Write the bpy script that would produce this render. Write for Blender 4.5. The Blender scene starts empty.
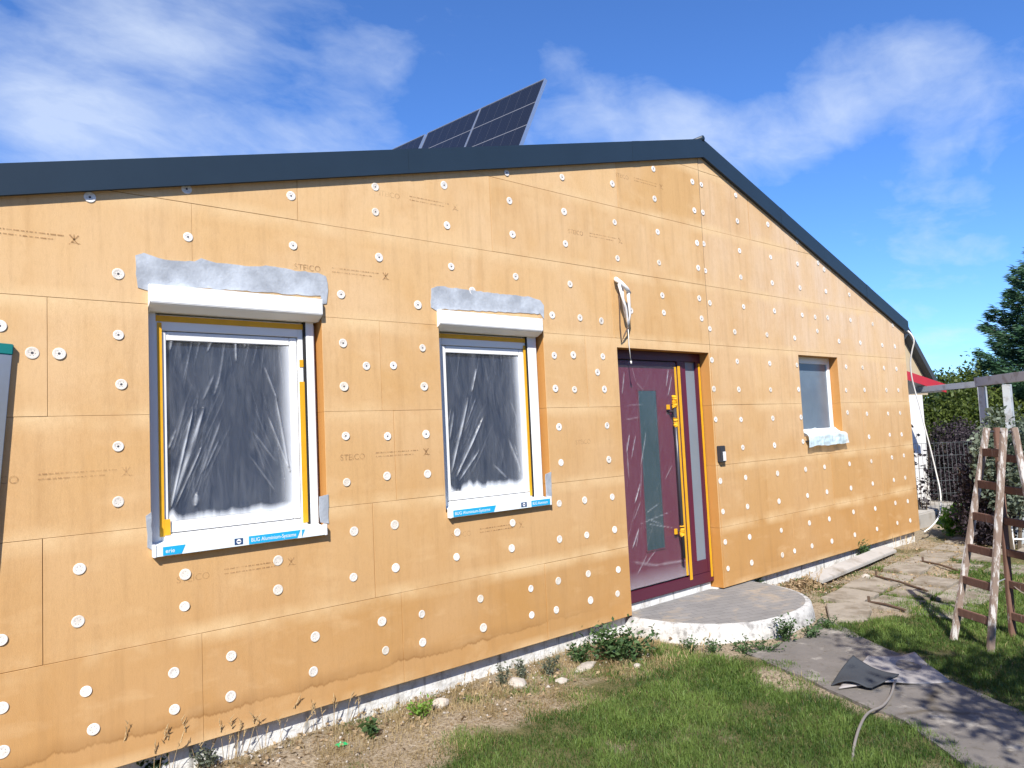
import bpy, bmesh, math, random
import numpy as np
from mathutils import Vector, Matrix, noise as mnoise
random.seed(7); rng = np.random.default_rng(7)
S = bpy.context.scene
COL = S.collection

# ------------------------------------------------------------------ camera model
CAMZ, DW = 1.70, 4.2                       # eye height, distance to the facade plane (Y = 0)
yaw, pit, rol = 0.86489128, 0.0675175, -0.04659072
F_PX = 740.0
fw = Vector((math.cos(yaw)*math.cos(pit), math.sin(yaw)*math.cos(pit), math.sin(pit)))
rt0 = Vector((math.sin(yaw), -math.cos(yaw), 0)); up0 = rt0.cross(fw)
rt = math.cos(rol)*rt0 + math.sin(rol)*up0
up = -math.sin(rol)*rt0 + math.cos(rol)*up0
EYE = Vector((0, -DW, CAMZ))
def ray(x, y): return fw + (x-512)/F_PX*rt + (384-y)/F_PX*up
def wall(x, y, Y=0.0):
    d = ray(x, y); return EYE + d*((Y+DW)/d.y)
def gnd(x, y, z=0.0):
    d = ray(x, y); return EYE + d*((z-CAMZ)/d.z)
def at(x, y, t): return EYE + ray(x, y)*t
cam = bpy.data.cameras.new("camera"); camo = bpy.data.objects.new("camera", cam); COL.objects.link(camo)
cam.sensor_width = 36; cam.lens = F_PX/1024*36; cam.clip_start = .05; cam.clip_end = 2000
camo.matrix_world = Matrix(((rt.x, up.x, -fw.x, EYE.x), (rt.y, up.y, -fw.y, EYE.y), (rt.z, up.z, -fw.z, EYE.z), (0, 0, 0, 1)))
S.camera = camo

# ------------------------------------------------------------------ materials
class NT:
    def __init__(s, name):
        s.m = bpy.data.materials.new(name); s.m.use_nodes = True
        s.t = s.m.node_tree; s.t.nodes.clear()
        s.out = s.n('ShaderNodeOutputMaterial')
    def n(s, ty, **k):
        x = s.t.nodes.new(ty)
        for a, b in k.items():
            if a == 'ins':
                for i, v in b.items(): s.put(x.inputs[i], v)
            else: setattr(x, a, b)
        return x
    def put(s, sock, v):
        if isinstance(v, bpy.types.NodeSocket): s.t.links.new(v, sock)
        elif isinstance(v, bpy.types.Node): s.t.links.new(v.outputs[0], sock)
        else:
            if hasattr(sock.default_value, '__len__') and not isinstance(v, (int, float)) and len(v) == 3 and len(sock.default_value) == 4: v = (*v, 1)
            sock.default_value = v
    def math(s, op, a, b=0.0, c=0.0, clamp=False):
        x = s.n('ShaderNodeMath', operation=op, use_clamp=clamp)
        s.put(x.inputs[0], a); s.put(x.inputs[1], b); s.put(x.inputs[2], c); return x.outputs[0]
    def noise(s, vec, scale, detail=4, rough=.55, dist=0):
        x = s.n('ShaderNodeTexNoise', ins={'Scale': scale, 'Detail': detail, 'Roughness': rough, 'Distortion': dist})
        if vec is not None: s.put(x.inputs['Vector'], vec)
        return x.outputs['Fac']
    def ramp(s, f, *stops):
        x = s.n('ShaderNodeValToRGB'); e = x.color_ramp.elements
        while len(e) < len(stops): e.new(.5)
        for el, (p, c) in zip(e, stops):
            el.position = p
            el.color = (*c, 1) if hasattr(c, '__len__') else (c, c, c, 1)
        s.put(x.inputs[0], f); return x.outputs[0]
    def mix(s, f, a, b, bt='MIX'):
        x = s.n('ShaderNodeMix', data_type='RGBA', blend_type=bt)
        s.put(x.inputs[0], f); s.put(x.inputs[6], a); s.put(x.inputs[7], b); return x.outputs[2]
    def scale(s, vec, v):
        x = s.n('ShaderNodeVectorMath', operation='MULTIPLY'); s.put(x.inputs[0], vec); x.inputs[1].default_value = v; return x.outputs[0]
    def pos(s): return s.n('ShaderNodeNewGeometry').outputs['Position']
    def obj(s): return s.n('ShaderNodeTexCoord').outputs['Object']
    def attr(s, nm): return s.n('ShaderNodeAttribute', attribute_name=nm)
    def bsdf(s, col, rough=.6, bump=None, bs=.3, bd=.01, metal=0, spec=.5, **k):
        x = s.n('ShaderNodeBsdfPrincipled')
        s.put(x.inputs['Base Color'], col); s.put(x.inputs['Roughness'], rough); s.put(x.inputs['Metallic'], metal)
        s.put(x.inputs['Specular IOR Level'], spec)
        for a, b in k.items(): s.put(x.inputs[a.replace('_', ' ')], b)
        if bump is not None:
            bn = s.n('ShaderNodeBump', ins={'Strength': bs, 'Distance': bd, 'Height': bump}); s.put(x.inputs['Normal'], bn)
        return x
    def done(s, sh): s.put(s.out.inputs[0], sh); return s.m

def simple(name, col, rough=.6, var=.15, scale=8, metal=0, spec=.5, bump=0.15, dirt=None, dscale=3, dlo=.5, dhi=.7):
    t = NT(name); p = t.obj()
    n1 = t.noise(p, scale, 5)
    lo = tuple(c*(1-var) for c in col); hi = tuple(min(1, c*(1+var)) for c in col)
    c = t.mix(n1, lo, hi)
    if dirt is not None:
        c = t.mix(t.ramp(t.noise(p, dscale, 6, .65), (dlo, 0), (dhi, 1)), c, dirt)
    return t.done(t.bsdf(c, rough, t.noise(p, scale*6, 3), bump, .004, metal, spec))

M = {}
def make_board(name, edge=False):
    t = NT(name); p = t.pos()
    sx = t.n('ShaderNodeSeparateXYZ'); t.put(sx.inputs[0], p); X, Y, Z = sx.outputs
    tint = t.attr('tint').outputs['Fac']
    base = t.mix(tint, (.525, .296, .106), (.665, .440, .222))
    # large weathering blotches
    big = t.noise(p, 1.1, 5, .6, .4)
    base = t.mix(t.ramp(big, (.40, 0), (.68, .7)), base, (.68, .475, .275))
    # pale weathered upper right part, fresher orange lower rows with vignette darkening painted in
    mr = t.n('ShaderNodeMapRange', ins={1: 6.125, 2: 8.0, 3: .0, 4: 1.0}); t.put(mr.inputs[0], X); sw = t.math('MULTIPLY', t.math('GREATER_THAN', X, 6.128), .45); mrv = t.math('MAXIMUM', mr.outputs[0], sw)
    mz = t.n('ShaderNodeMapRange', ins={1: 1.3, 2: 3.1}); t.put(mz.inputs[0], Z)
    wr = t.math('MULTIPLY', mrv, mz.outputs[0])
    wr = t.math('MULTIPLY', wr, t.ramp(t.noise(t.scale(p, (1.6, 1, .5)), 1.8, 5), (.3, .25), (.65, 1)))
    base = t.mix(t.math('MULTIPLY', wr, .95), base, (.70, .545, .40))
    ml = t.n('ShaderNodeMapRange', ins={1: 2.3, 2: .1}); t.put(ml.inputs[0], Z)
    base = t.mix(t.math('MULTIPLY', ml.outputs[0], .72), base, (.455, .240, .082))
    # rain streaks
    bl2 = t.noise(t.scale(p, (1, 1, .6)), 2.6, 6, .65, .8)
    base = t.mix(t.math('MULTIPLY', t.ramp(bl2, (.48, 0), (.72, 1)), .28), base, (.47, .24, .075))
    st = t.noise(t.scale(p, (9, 9, .7)), 1.6, 6, .65)
    base = t.mix(t.math('MULTIPLY', t.ramp(st, (.50, 0), (.72, 1)), .26), base, (.30, .17, .075))
    st2 = t.noise(t.scale(p, (26, 26, 1.1)), 1.0, 4, .6)
    base = t.mix(t.math('MULTIPLY', t.ramp(st2, (.5, 0), (.75, 1)), .09), base, (.36, .20, .09))
    # rubbed, paler bands along the board joints
    fr = t.math('FRACT', t.math('DIVIDE', t.math('SUBTRACT', Z, .127), .5846))
    fr = t.math('ABSOLUTE', t.math('SUBTRACT', fr, .5))
    jn = t.ramp(fr, (.36, 0), (.485, 1))
    jn = t.math('MULTIPLY', jn, t.ramp(t.noise(p, 2.3, 4, .6), (.36, 0), (.62, 1)))
    base = t.mix(t.math('MULTIPLY', jn, .85), base, (.72, .52, .29))
    # sanded light smears
    sm = t.noise(t.scale(p, (1, 1, 2.2)), 2.7, 4, .55, .25)
    base = t.mix(t.math('MULTIPLY', t.ramp(sm, (.56, 0), (.72, 1)), .32), base, (.70, .48, .26))
    # tide mark of damp along the bottom boards
    wob = t.math('ADD', t.math('MULTIPLY', t.noise(t.scale(p, (1, 0, 0)), 2.2, 2), .10), t.math('MULTIPLY', t.noise(t.scale(p, (1, 0, 0)), 9, 5, .75), .11))
    tide = t.math('SUBTRACT', Z, t.math('ADD', wob, .160))
    up_ = t.ramp(t.math('MULTIPLY', tide, 10), (0, 0), (.10, 1), (.22, .6), (.9, 0))
    mx = t.n('ShaderNodeMapRange', ins={1: 4.4, 2: 3.2}); t.put(mx.inputs[0], X)
    tm = t.math('MULTIPLY', t.math('MULTIPLY', up_, t.math('ADD', t.math('MULTIPLY', mx.outputs[0], .8), .12)), t.ramp(t.noise(p, 3.2, 3), (.3, .35), (.6, 1)))
    base = t.mix(t.math('MULTIPLY', tm, .75), base, (.22, .100, .028))
    # felt-like fibres
    fib = t.noise(p, 260, 3, .7); fib2 = t.noise(t.scale(p, (1, 1, .35)), 60, 4, .7)
    base = t.mix(t.math('MULTIPLY', t.ramp(fib, (.35, 1), (.6, 0)), .20), base, (.34, .20, .085))
    base = t.mix(t.math('MULTIPLY', t.ramp(fib2, (.32, 1), (.5, 0)), .14), base, (.34, .20, .085))
    if edge: base = t.mix(.80, base, (.40, .17, .032))
    h = t.math('ADD', t.math('MULTIPLY', fib, .6), t.math('MULTIPLY', fib2, .4))
    return t.done(t.bsdf(base, .92, h, .35, .006, spec=.15))
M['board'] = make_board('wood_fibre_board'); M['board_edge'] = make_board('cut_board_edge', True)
M['fascia'] = simple('anthracite_metal', (.017, .031, .048), .45, .16, 3, 0, .35, .05)
M['roof'] = simple('roof_sheet', (.05, .06, .07), .6)
def white_pvc(name, col=(.80, .80, .79), r=.3): return simple(name, col, r, .03, 5, bump=.03)
M['pvc'] = white_pvc('white_pvc'); M['box'] = white_pvc('white_aluminium', (.80, .81, .80), .38)
M['rail'] = white_pvc('guide_rail_white', (.74, .75, .76), .35)
M['rubber'] = simple('black_rubber', (.012, .012, .013), .7)
M['tape'] = simple('yellow_masking_tape', (.70, .36, .012), .55, .18, 14, bump=.3)
def anchor_mat():
    t = NT('white_plastic_anchor'); p = t.pos(); n = t.noise(p, 2.6, 3); n2 = t.noise(p, 60, 4)
    c = t.mix(t.ramp(n, (.35, 0), (.65, 1)), (.80, .79, .77), (.66, .60, .51)); c = t.mix(t.math('MULTIPLY', t.ramp(n2, (.5, 0), (.7, 1)), .45), c, (.46, .40, .33))
    return t.done(t.bsdf(c, .55, n2, .15, .002))
M['anchor'] = anchor_mat()
M['hole'] = simple('dark_hole', (.07, .07, .08), .8)
M['mortar'] = simple('grey_mortar', (.30, .325, .36), .9, .18, 7, bump=.6, dirt=(.47, .51, .56), dscale=4, dlo=.42, dhi=.62)
def plinth_mat():
    t = NT('whitewashed_plinth'); p = t.pos()
    c = t.mix(t.noise(p, 6, 5), (.60, .60, .58), (.74, .74, .72))
    c = t.mix(t.ramp(t.noise(p, 9, 7, .7), (.50, 0), (.68, .8)), c, (.36, .33, .28))
    c = t.mix(t.math('MULTIPLY', t.ramp(t.noise(t.scale(p, (14, 14, 1.5)), 1, 4), (.55, 0), (.66, 1)), .7), c, (.14, .13, .11))
    return t.done(t.bsdf(c, .9, t.noise(p, 30, 6), .8, .01, spec=.2))
M['plinth'] = plinth_mat()
def glass(name, col, rough=.06):
    t = NT(name); p = t.obj()
    return t.done(t.bsdf(t.mix(t.noise(p, 2, 3), tuple(c*.75 for c in col), tuple(c*1.2 for c in col)), rough, t.noise(p, 2.5, 2), .06, .01, spec=.5))
M['pane'] = glass('dark_window_pane', (.020, .031, .058)); M['pane_door'] = glass('teal_door_pane', (.020, .050, .064), .15)
M['pane_grey'] = glass('frosted_grey_pane', (.20, .24, .28), .35)
def pane3():
    t = NT('frosted_small_pane'); p = t.pos(); sz = t.n('ShaderNodeSeparateXYZ'); t.put(sz.inputs[0], p)
    c = t.mix(t.noise(p, 3.5, 4), (.075, .11, .16), (.17, .21, .25))
    return t.done(t.bsdf(c, .28, t.noise(p, 9, 4), .2, .01))
M['pane_small'] = pane3()
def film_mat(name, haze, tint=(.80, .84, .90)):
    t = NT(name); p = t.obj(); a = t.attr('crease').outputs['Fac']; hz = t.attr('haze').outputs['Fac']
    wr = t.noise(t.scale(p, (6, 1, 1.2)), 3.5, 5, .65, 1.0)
    f = t.math('ADD', t.math('MULTIPLY', t.ramp(wr, (.35, 0), (.8, 1)), haze), t.math('ADD', t.math('MULTIPLY', a, .78), hz), clamp=True)  # film folds also drawn whiter: their highlights are painted in through the opacity
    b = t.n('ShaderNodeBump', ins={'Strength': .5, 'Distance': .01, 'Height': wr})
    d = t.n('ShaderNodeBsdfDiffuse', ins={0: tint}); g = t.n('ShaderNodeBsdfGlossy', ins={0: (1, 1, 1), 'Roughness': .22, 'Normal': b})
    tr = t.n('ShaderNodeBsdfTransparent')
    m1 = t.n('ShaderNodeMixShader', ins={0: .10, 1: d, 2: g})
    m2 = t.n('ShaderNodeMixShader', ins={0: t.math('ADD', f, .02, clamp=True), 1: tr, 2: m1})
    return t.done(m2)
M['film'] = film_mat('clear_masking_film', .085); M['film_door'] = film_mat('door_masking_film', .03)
M['film_blue'] = film_mat('pale_blue_foil', .30, (.66, .83, .90))
M['purple'] = simple('plum_door_panel', (.105, .011, .034), .42, .08, 3, bump=.04)
M['purple_dark'] = simple('plum_door_frame', (.085, .014, .032), .45, .08, 3, bump=.04)
M['darkmetal'] = simple('dark_grey_metal', (.05, .05, .06), .35, .1, 5, .3)
M['blue'] = simple('cyan_print', (.012, .36, .66), .45, .05); M['whiteprint'] = simple('white_print', (.82, .82, .82), .5, .02)
M['navy'] = simple('navy_print', (.02, .06, .16), .5, .02)
M['filmwhite'] = simple('white_protective_foil', (.74, .82, .84), .4, .05, 9, bump=.4)
def ink_mat():
    t = NT('worn_brown_print'); p = t.pos()
    b = t.bsdf((.36, .215, .10), .9, spec=.1); f = t.math('MULTIPLY', t.ramp(t.noise(p, 26, 5, .7), (.35, .0), (.62, 1)), t.ramp(t.noise(p, 2.1, 2), (.35, .25), (.6, .85)))
    return t.done(t.n('ShaderNodeMixShader', ins={0: f, 1: t.n('ShaderNodeBsdfTransparent'), 2: b}))
M['ink'] = ink_mat()
M['concrete'] = simple('concrete_step', (.38, .36, .33), .9, .18, 5, bump=.5, dirt=(.20, .17, .13), dscale=3)
def paving():
    t = NT('dusty_step_paving'); p = t.obj()
    c = t.mix(t.noise(p, 4, 5), (.17, .165, .16), (.29, .28, .265))
    br = t.n('ShaderNodeTexBrick', ins={'Scale': 3.2, 'Mortar Size': .008, 'Color1': (.9, .9, .9, 1), 'Color2': (1, 1, 1, 1), 'Mortar': (.55, .55, .55, 1)}); t.put(br.inputs['Vector'], t.n('ShaderNodeMapping', ins={0: p, 2: (0, 0, .35)}).outputs[0])
    c = t.mix(1, c, br.outputs['Color'], 'MULTIPLY')
    d = t.noise(t.scale(p, (1, 1.3, 1)), 3.4, 7, .7, .3)
    c = t.mix(t.ramp(d, (.54, 0), (.72, .6)), c, (.44, .34, .22))
    return t.done(t.bsdf(c, .9, t.noise(p, 40, 4), .5, .004, spec=.2))
M['paving'] = paving()
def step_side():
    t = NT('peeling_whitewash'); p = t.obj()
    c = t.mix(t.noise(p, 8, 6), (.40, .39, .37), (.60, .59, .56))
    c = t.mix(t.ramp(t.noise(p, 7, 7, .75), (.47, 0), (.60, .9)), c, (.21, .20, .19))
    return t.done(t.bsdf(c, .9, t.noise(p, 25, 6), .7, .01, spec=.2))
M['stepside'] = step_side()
def old_wood(name, base, paint, amt=.5, sc=11):
    t = NT(name); p = t.obj()
    c = t.mix(t.noise(t.scale(p, (12, 12, 2)), 3, 5), tuple(x*.6 for x in base), tuple(x*1.3 for x in base))
    c = t.mix(t.ramp(t.noise(t.scale(p, (1.6, 1.6, .35)), sc, 7, .72), (amt, 0), (amt+.06, 1)), c, paint)
    return t.done(t.bsdf(c, .85, t.noise(t.scale(p, (30, 30, 3)), 2, 4), .5, .004, spec=.2))
M['wood_paint'] = old_wood('paint_splashed_wood', (.235, .175, .140), (.54, .515, .49), .52, 17)
M['wood_brown'] = old_wood('brown_weathered_wood', (.17, .095, .070), (.36, .31, .27), .60, 20)
M['alu'] = simple('aluminium', (.62, .64, .66), .32, .06, 5, .85); M['teal'] = simple('teal_plastic_cap', (.004, .15, .145), .45)
M['cable_white'] = simple('white_cable', (.72, .70, .66), .5); M['cable_grey'] = simple('grey_hose', (.20, .18, .16), .6)
M['straw'] = simple('straw', (.40, .29, .15), .8, .3, 30)
M['cable_dark'] = simple('dark_cable', (.10, .06, .04), .6)
M['foil'] = simple('crumpled_white_wrap', (.74, .74, .74), .35, .1, 30, bump=.8)
def solar():
    t = NT('solar_cells'); uv = t.attr('uvw').outputs['Vector']
    s = t.n('ShaderNodeSeparateXYZ'); t.put(s.inputs[0], uv)
    def line(c, n, w):
        fr = t.math('ABSOLUTE', t.math('SUBTRACT', t.math('FRACT', t.math('MULTIPLY', c, n)), .5))
        return t.math('GREATER_THAN', fr, .5-w)
    l = t.math('MAXIMUM', line(s.outputs[1], 4, .014), t.math('MULTIPLY', line(s.outputs[0], 6, .012), .25))
    f = t.math('MULTIPLY', line(s.outputs[0], 36, .12), .04)
    c = t.mix(t.math('MAXIMUM', l, f), (.012, .014, .022), (.19, .19, .20))
    return t.done(t.bsdf(c, .2, spec=.25))
M['solar'] = solar()
M['mat_rubber'] = None
def matmat():
    t = NT('rubber_mat'); p = t.obj(); d = t.attr('dark').outputs['Fac']
    c = t.mix(t.noise(p, 9, 6, .65), (.21, .195, .188), (.37, .345, .33))
    c = t.mix(d, c, t.mix(t.noise(p, 7, 4), (.028, .033, .040), (.055, .06, .068)))
    return t.done(t.bsdf(c, .8, t.noise(p, 90, 3), .5, .003, spec=.3))
M['mat_rubber'] = matmat()
M['stone'] = simple('pale_stone', (.40, .36, .31), .9, .25, 12, bump=.7)
M['scrap'] = simple('green_plastic', (.01, .38, .12), .4, .2)
M['gable'] = simple('beige_render', (.50, .40, .26), .9, .1, 4); M['whitewall'] = simple('white_render', (.80, .79, .77), .9, .05, 4)
M['red'] = simple('red_fascia', (.50, .012, .022), .4, .1); M['soffit'] = simple('pale_soffit', (.50, .50, .50), .7)
M['pergola'] = simple('blue_grey_painted_timber', (.42, .46, .50), .6, .12, 6, dirt=(.30, .31, .32), dscale=6, dlo=.5, dhi=.6)
M['wire'] = simple('fence_wire', (.16, .18, .18), .5, .1, 5, .5)
M['bark'] = simple('bark', (.10, .075, .05), .95, .35, 15, bump=.8)
M['iron'] = simple('rusty_rod', (.09, .055, .035), .8, .3, 20)
def leafm(name, c1, c2, trans=.25, rough=.55):
    t = NT(name); a = t.attr('shade').outputs['Fac']
    c = t.mix(a, c1, c2)
    b = t.bsdf(c, rough, spec=.3)
    tl = t.n('ShaderNodeBsdfTranslucent'); t.put(tl.inputs[0], t.mix(.5, c, (c2[0]*1.3, c2[1]*1.4, c2[2]*.7)))
    return t.done(t.n('ShaderNodeMixShader', ins={0: trans, 1: b, 2: tl}))
M['grass'] = leafm('lawn_grass', (.026, .064, .010), (.160, .235, .055), .3)
M['drygrass'] = leafm('dry_grass', (.20, .14, .06), (.46, .36, .20), .25, .8)
M['weed'] = leafm('weed_leaf', (.035, .075, .025), (.09, .15, .055)); M['greyweed'] = leafm('grey_green_leaf', (.085, .10, .07), (.17, .19, .135))
M['brightleaf'] = leafm('fresh_leaf', (.09, .19, .02), (.19, .34, .05), .35)
M['hedge'] = leafm('olive_leaf', (.028, .050, .010), (.12, .155, .03)); M['plum'] = leafm('plum_leaf', (.018, .014, .018), (.065, .048, .060), .12)
M['conifer'] = leafm('conifer_needle', (.012, .038, .020), (.055, .125, .060), .08)
M['silverleaf'] = leafm('silver_leaf', (.06, .085, .06), (.22, .26, .20))
M['litter'] = leafm('dead_leaf', (.12, .075, .035), (.42, .31, .19), .1, .8)

# ------------------------------------------------------------------ object helpers
def origin(o):
    v = Vector((0, 0, 0))
    while o is not None: v += o.location; o = o.parent
    return v
def link(name, me, parent=None, loc=(0, 0, 0)):
    o = bpy.data.objects.new(name, me); COL.objects.link(o); o.parent = parent; o.location = loc; return o
def tag(o, label=None, cat=None, group=None, kind=None):
    for k, v in (('label', label), ('category', cat), ('group', group), ('kind', kind)):
        if v: o[k] = v
    return o
def empty(name, loc, label, cat, group=None):
    o = link(name, None, None, loc); o.empty_display_size = .1; return tag(o, label, cat, group)
class G:
    """collects world-space geometry for one mesh"""
    def __init__(s): s.v = []; s.f = []; s.mi = []; s.a = {}
    def add(s, vs, fs, mi=0):
        b = len(s.v); s.v += [tuple(v) for v in vs]; s.f += [tuple(i+b for i in f) for f in fs]; s.mi += [mi]*len(fs)
    def box(s, a, b, mi=0):
        x0, y0, z0 = a; x1, y1, z1 = b
        s.add([(x0, y0, z0), (x1, y0, z0), (x1, y1, z0), (x0, y1, z0), (x0, y0, z1), (x1, y0, z1), (x1, y1, z1), (x0, y1, z1)],
              [(0, 3, 2, 1), (4, 5, 6, 7), (0, 1, 5, 4), (1, 2, 6, 5), (2, 3, 7, 6), (3, 0, 4, 7)], mi)
    def beam(s, p, q, w, h, upv=(0, 0, 1), mi=0, w2=None, h2=None):
        p, q = Vector(p), Vector(q); d = (q-p).normalized(); u = Vector(upv); r = d.cross(u).normalized(); u = r.cross(d)
        w2 = w2 or w; h2 = h2 or h; vs = []
        for c, ww, hh in ((p, w, h), (q, w2, h2)):
            for sx, sy in ((-1, -1), (1, -1), (1, 1), (-1, 1)): vs.append(c+r*(sx*ww/2)+u*(sy*hh/2))
        s.add(vs, [(0, 1, 2, 3), (7, 6, 5, 4), (0, 4, 5, 1), (1, 5, 6, 2), (2, 6, 7, 3), (3, 7, 4, 0)], mi)
    def tube(s, pts, r, n=6, mi=0, taper=None):
        pts = [Vector(p) for p in pts]; k = len(pts); vs = []
        for i, p in enumerate(pts):
            d = (pts[min(i+1, k-1)]-pts[max(i-1, 0)]).normalized()
            a = d.cross(Vector((.3, .2, 1))) if abs(d.z) < .95 else d.cross(Vector((1, 0, 0))); a.normalize(); b = d.cross(a)
            rr = r if taper is None else r+(taper-r)*i/(k-1)
            for j in range(n):
                t = 2*math.pi*j/n; vs.append(p+a*(math.cos(t)*rr)+b*(math.sin(t)*rr))
        fs = [(i*n+j, i*n+(j+1) % n, (i+1)*n+(j+1) % n, (i+1)*n+j) for i in range(k-1) for j in range(n)]
        fs += [tuple(range(n))[::-1], tuple((k-1)*n+j for j in range(n))]
        s.add(vs, fs, mi)
    def prism(s, poly, dvec, mi=0):
        n = len(poly); d = Vector(dvec); vs = [Vector(p) for p in poly]+[Vector(p)+d for p in poly]
        s.add(vs, [tuple(range(n)), tuple(range(2*n-1, n-1, -1))]+[(i, i+n, (i+1) % n+n, (i+1) % n) for i in range(n)], mi)
    def build(s, name, mats, parent=None, loc=None, smooth=False, bevel=0, fix=True):
        o0 = origin(parent) if parent else Vector(loc or (0, 0, 0))
        me = bpy.data.meshes.new(name)
        me.from_pydata([(v[0]-o0.x, v[1]-o0.y, v[2]-o0.z) for v in s.v], [], s.f)
        for m in (mats if isinstance(mats, (list, tuple)) else [mats]): me.materials.append(m)
        me.polygons.foreach_set('material_index', s.mi)
        if fix or bevel:
            bm = bmesh.new(); bm.from_mesh(me)
            bmesh.ops.recalc_face_normals(bm, faces=bm.faces)
            if bevel: bmesh.ops.bevel(bm, geom=[e for e in bm.edges if len(e.link_faces) == 2 and e.calc_face_angle(0) > .4], offset=bevel, segments=2, affect='EDGES', clamp_overlap=True)
            bm.to_mesh(me); bm.free()
        if smooth: me.polygons.foreach_set('use_smooth', [True]*len(me.polygons))
        for nm, arr in s.a.items():
            at_ = me.attributes.new(nm, 'FLOAT', 'POINT'); at_.data.foreach_set('value', np.asarray(arr, dtype=np.float32))
        me.update()
        return link(name, me, parent, (0, 0, 0) if parent else o0)
def mesh_np(name, V, Fq, mat, parent=None, loc=(0, 0, 0), shade=None, smooth=False):
    """V (n,3) world, Fq (m,k) faces of equal size"""
    o0 = np.array(origin(parent) if parent else Vector(loc)); me = bpy.data.meshes.new(name)
    V = np.asarray(V, dtype=np.float32)-o0.astype(np.float32); m, k = Fq.shape
    me.vertices.add(len(V)); me.vertices.foreach_set('co', V.ravel())
    me.loops.add(m*k); me.loops.foreach_set('vertex_index', Fq.astype(np.int32).ravel())
    me.polygons.add(m); me.polygons.foreach_set('loop_start', np.arange(0, m*k, k, dtype=np.int32)); 
    me.materials.append(mat)
    if shade is not None:
        a = me.attributes.new('shade', 'FLOAT', 'POINT'); a.data.foreach_set('value', np.asarray(shade, dtype=np.float32))
    me.update(calc_edges=True); me.validate()
    return link(name, me, parent, (0, 0, 0) if parent else loc)
def leaves(P, size, aspect=.5, nrm=None, jitter=1.0, shade=None, droop=0.0, axis=None):
    """kite-shaped folded leaves: returns V, F(quads), shade"""
    n = len(P); P = np.asarray(P, float)
    ax = rng.normal(size=(n, 3)) if axis is None else np.asarray(axis)+rng.normal(size=(n, 3))*jitter
    ax[:, 2] -= droop; ax /= np.linalg.norm(ax, axis=1)[:, None]
    sd = np.cross(ax, rng.normal(size=(n, 3))); sd /= np.linalg.norm(sd, axis=1)[:, None]+1e-9
    up_ = np.cross(sd, ax)
    L = size*rng.uniform(.6, 1.3, n)[:, None]
    V = np.stack([P, P+ax*L*.45+sd*L*aspect*.5+up_*L*.08, P+ax*L, P+ax*L*.45-sd*L*aspect*.5+up_*L*.08], 1).reshape(-1, 3)
    Fq = np.arange(4*n).reshape(n, 4)
    sh = rng.uniform(0, 1, n) if shade is None else np.clip(shade, 0, 1)
    return V, Fq, np.repeat(sh, 4)
def text_mesh(body, size):
    cu = bpy.data.curves.new('txt', 'FONT'); cu.body = body; cu.size = size
    o = bpy.data.objects.new('txt', cu); COL.objects.link(o)
    dg = bpy.context.evaluated_depsgraph_get(); me = bpy.data.meshes.new_from_object(o.evaluated_get(dg))
    vs = [tuple(v.co) for v in me.vertices]; fs = [tuple(p.vertices) for p in me.polygons]
    bpy.data.objects.remove(o); bpy.data.curves.remove(cu); bpy.data.meshes.remove(me)
    return vs, fs

# ------------------------------------------------------------------ world and sun
SUN_EL, SUN_AZ = math.radians(43), math.radians(46)       # azimuth measured from the facade normal towards -X
sdir = Vector((-math.sin(SUN_AZ)*math.cos(SUN_EL), -math.cos(SUN_AZ)*math.cos(SUN_EL), math.sin(SUN_EL)))
CLOUDS = [(20, 10, .22, .16), (120, 40, .20, .13), (230, 100, .22, .15), (350, 125, .15, .13), (60, 140, .16, .08), (585, 110, .10, .16), (570, 62, .05, .10), (680, 150, .10, .15), (745, 132, .09, .18), (815, 105, .10, .20), (890, 78, .10, .15), (960, 50, .10, .12), (790, 175, .09, .10), (1010, 105, .06, .07)]
W = bpy.data.worlds.new("World"); S.world = W; W.use_nodes = True
t = NT.__new__(NT); t.t = W.node_tree; t.t.nodes.clear()
t.out = t.n('ShaderNodeOutputWorld')
sky = t.n('ShaderNodeTexSky', sky_type='NISHITA', sun_disc=False, sun_elevation=SUN_EL, sun_rotation=math.atan2(sdir.x, sdir.y) % (2*math.pi), altitude=300, air_density=1.0, dust_density=0.0, ozone_density=4.0)
gen = t.n('ShaderNodeTexCoord').outputs['Generated']
sp = t.n('ShaderNodeSeparateXYZ'); t.put(sp.inputs[0], gen)
den = t.math('ADD', t.math('MAXIMUM', sp.outputs[2], 0.0), .22)
cv = t.n('ShaderNodeCombineXYZ', ins={0: t.math('DIVIDE', sp.outputs[0], den), 1: t.math('DIVIDE', sp.outputs[1], den), 2: 0.0}).outputs[0]
mp = t.n('ShaderNodeMapping', ins={0: cv, 1: (1.35, .62, 0), 2: (0, 0, -.5), 3: (1.0, 1.35, 1)}).outputs[0]
wv = t.n('ShaderNodeVectorMath', operation='ADD'); t.put(wv.inputs[0], mp); t.put(wv.inputs[1], t.scale(t.n('ShaderNodeTexNoise', ins={'Vector': mp, 'Scale': 2.2, 'Detail': 5}).outputs['Color'], (.30, .22, 0)))
c1 = t.noise(wv.outputs[0], 2.6, 12, .58); c2 = t.noise(mp, .8, 3, .5)
dn = t.math('ADD', t.math('MULTIPLY', c1, 1.0), t.math('MULTIPLY', c2, .05))
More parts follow.
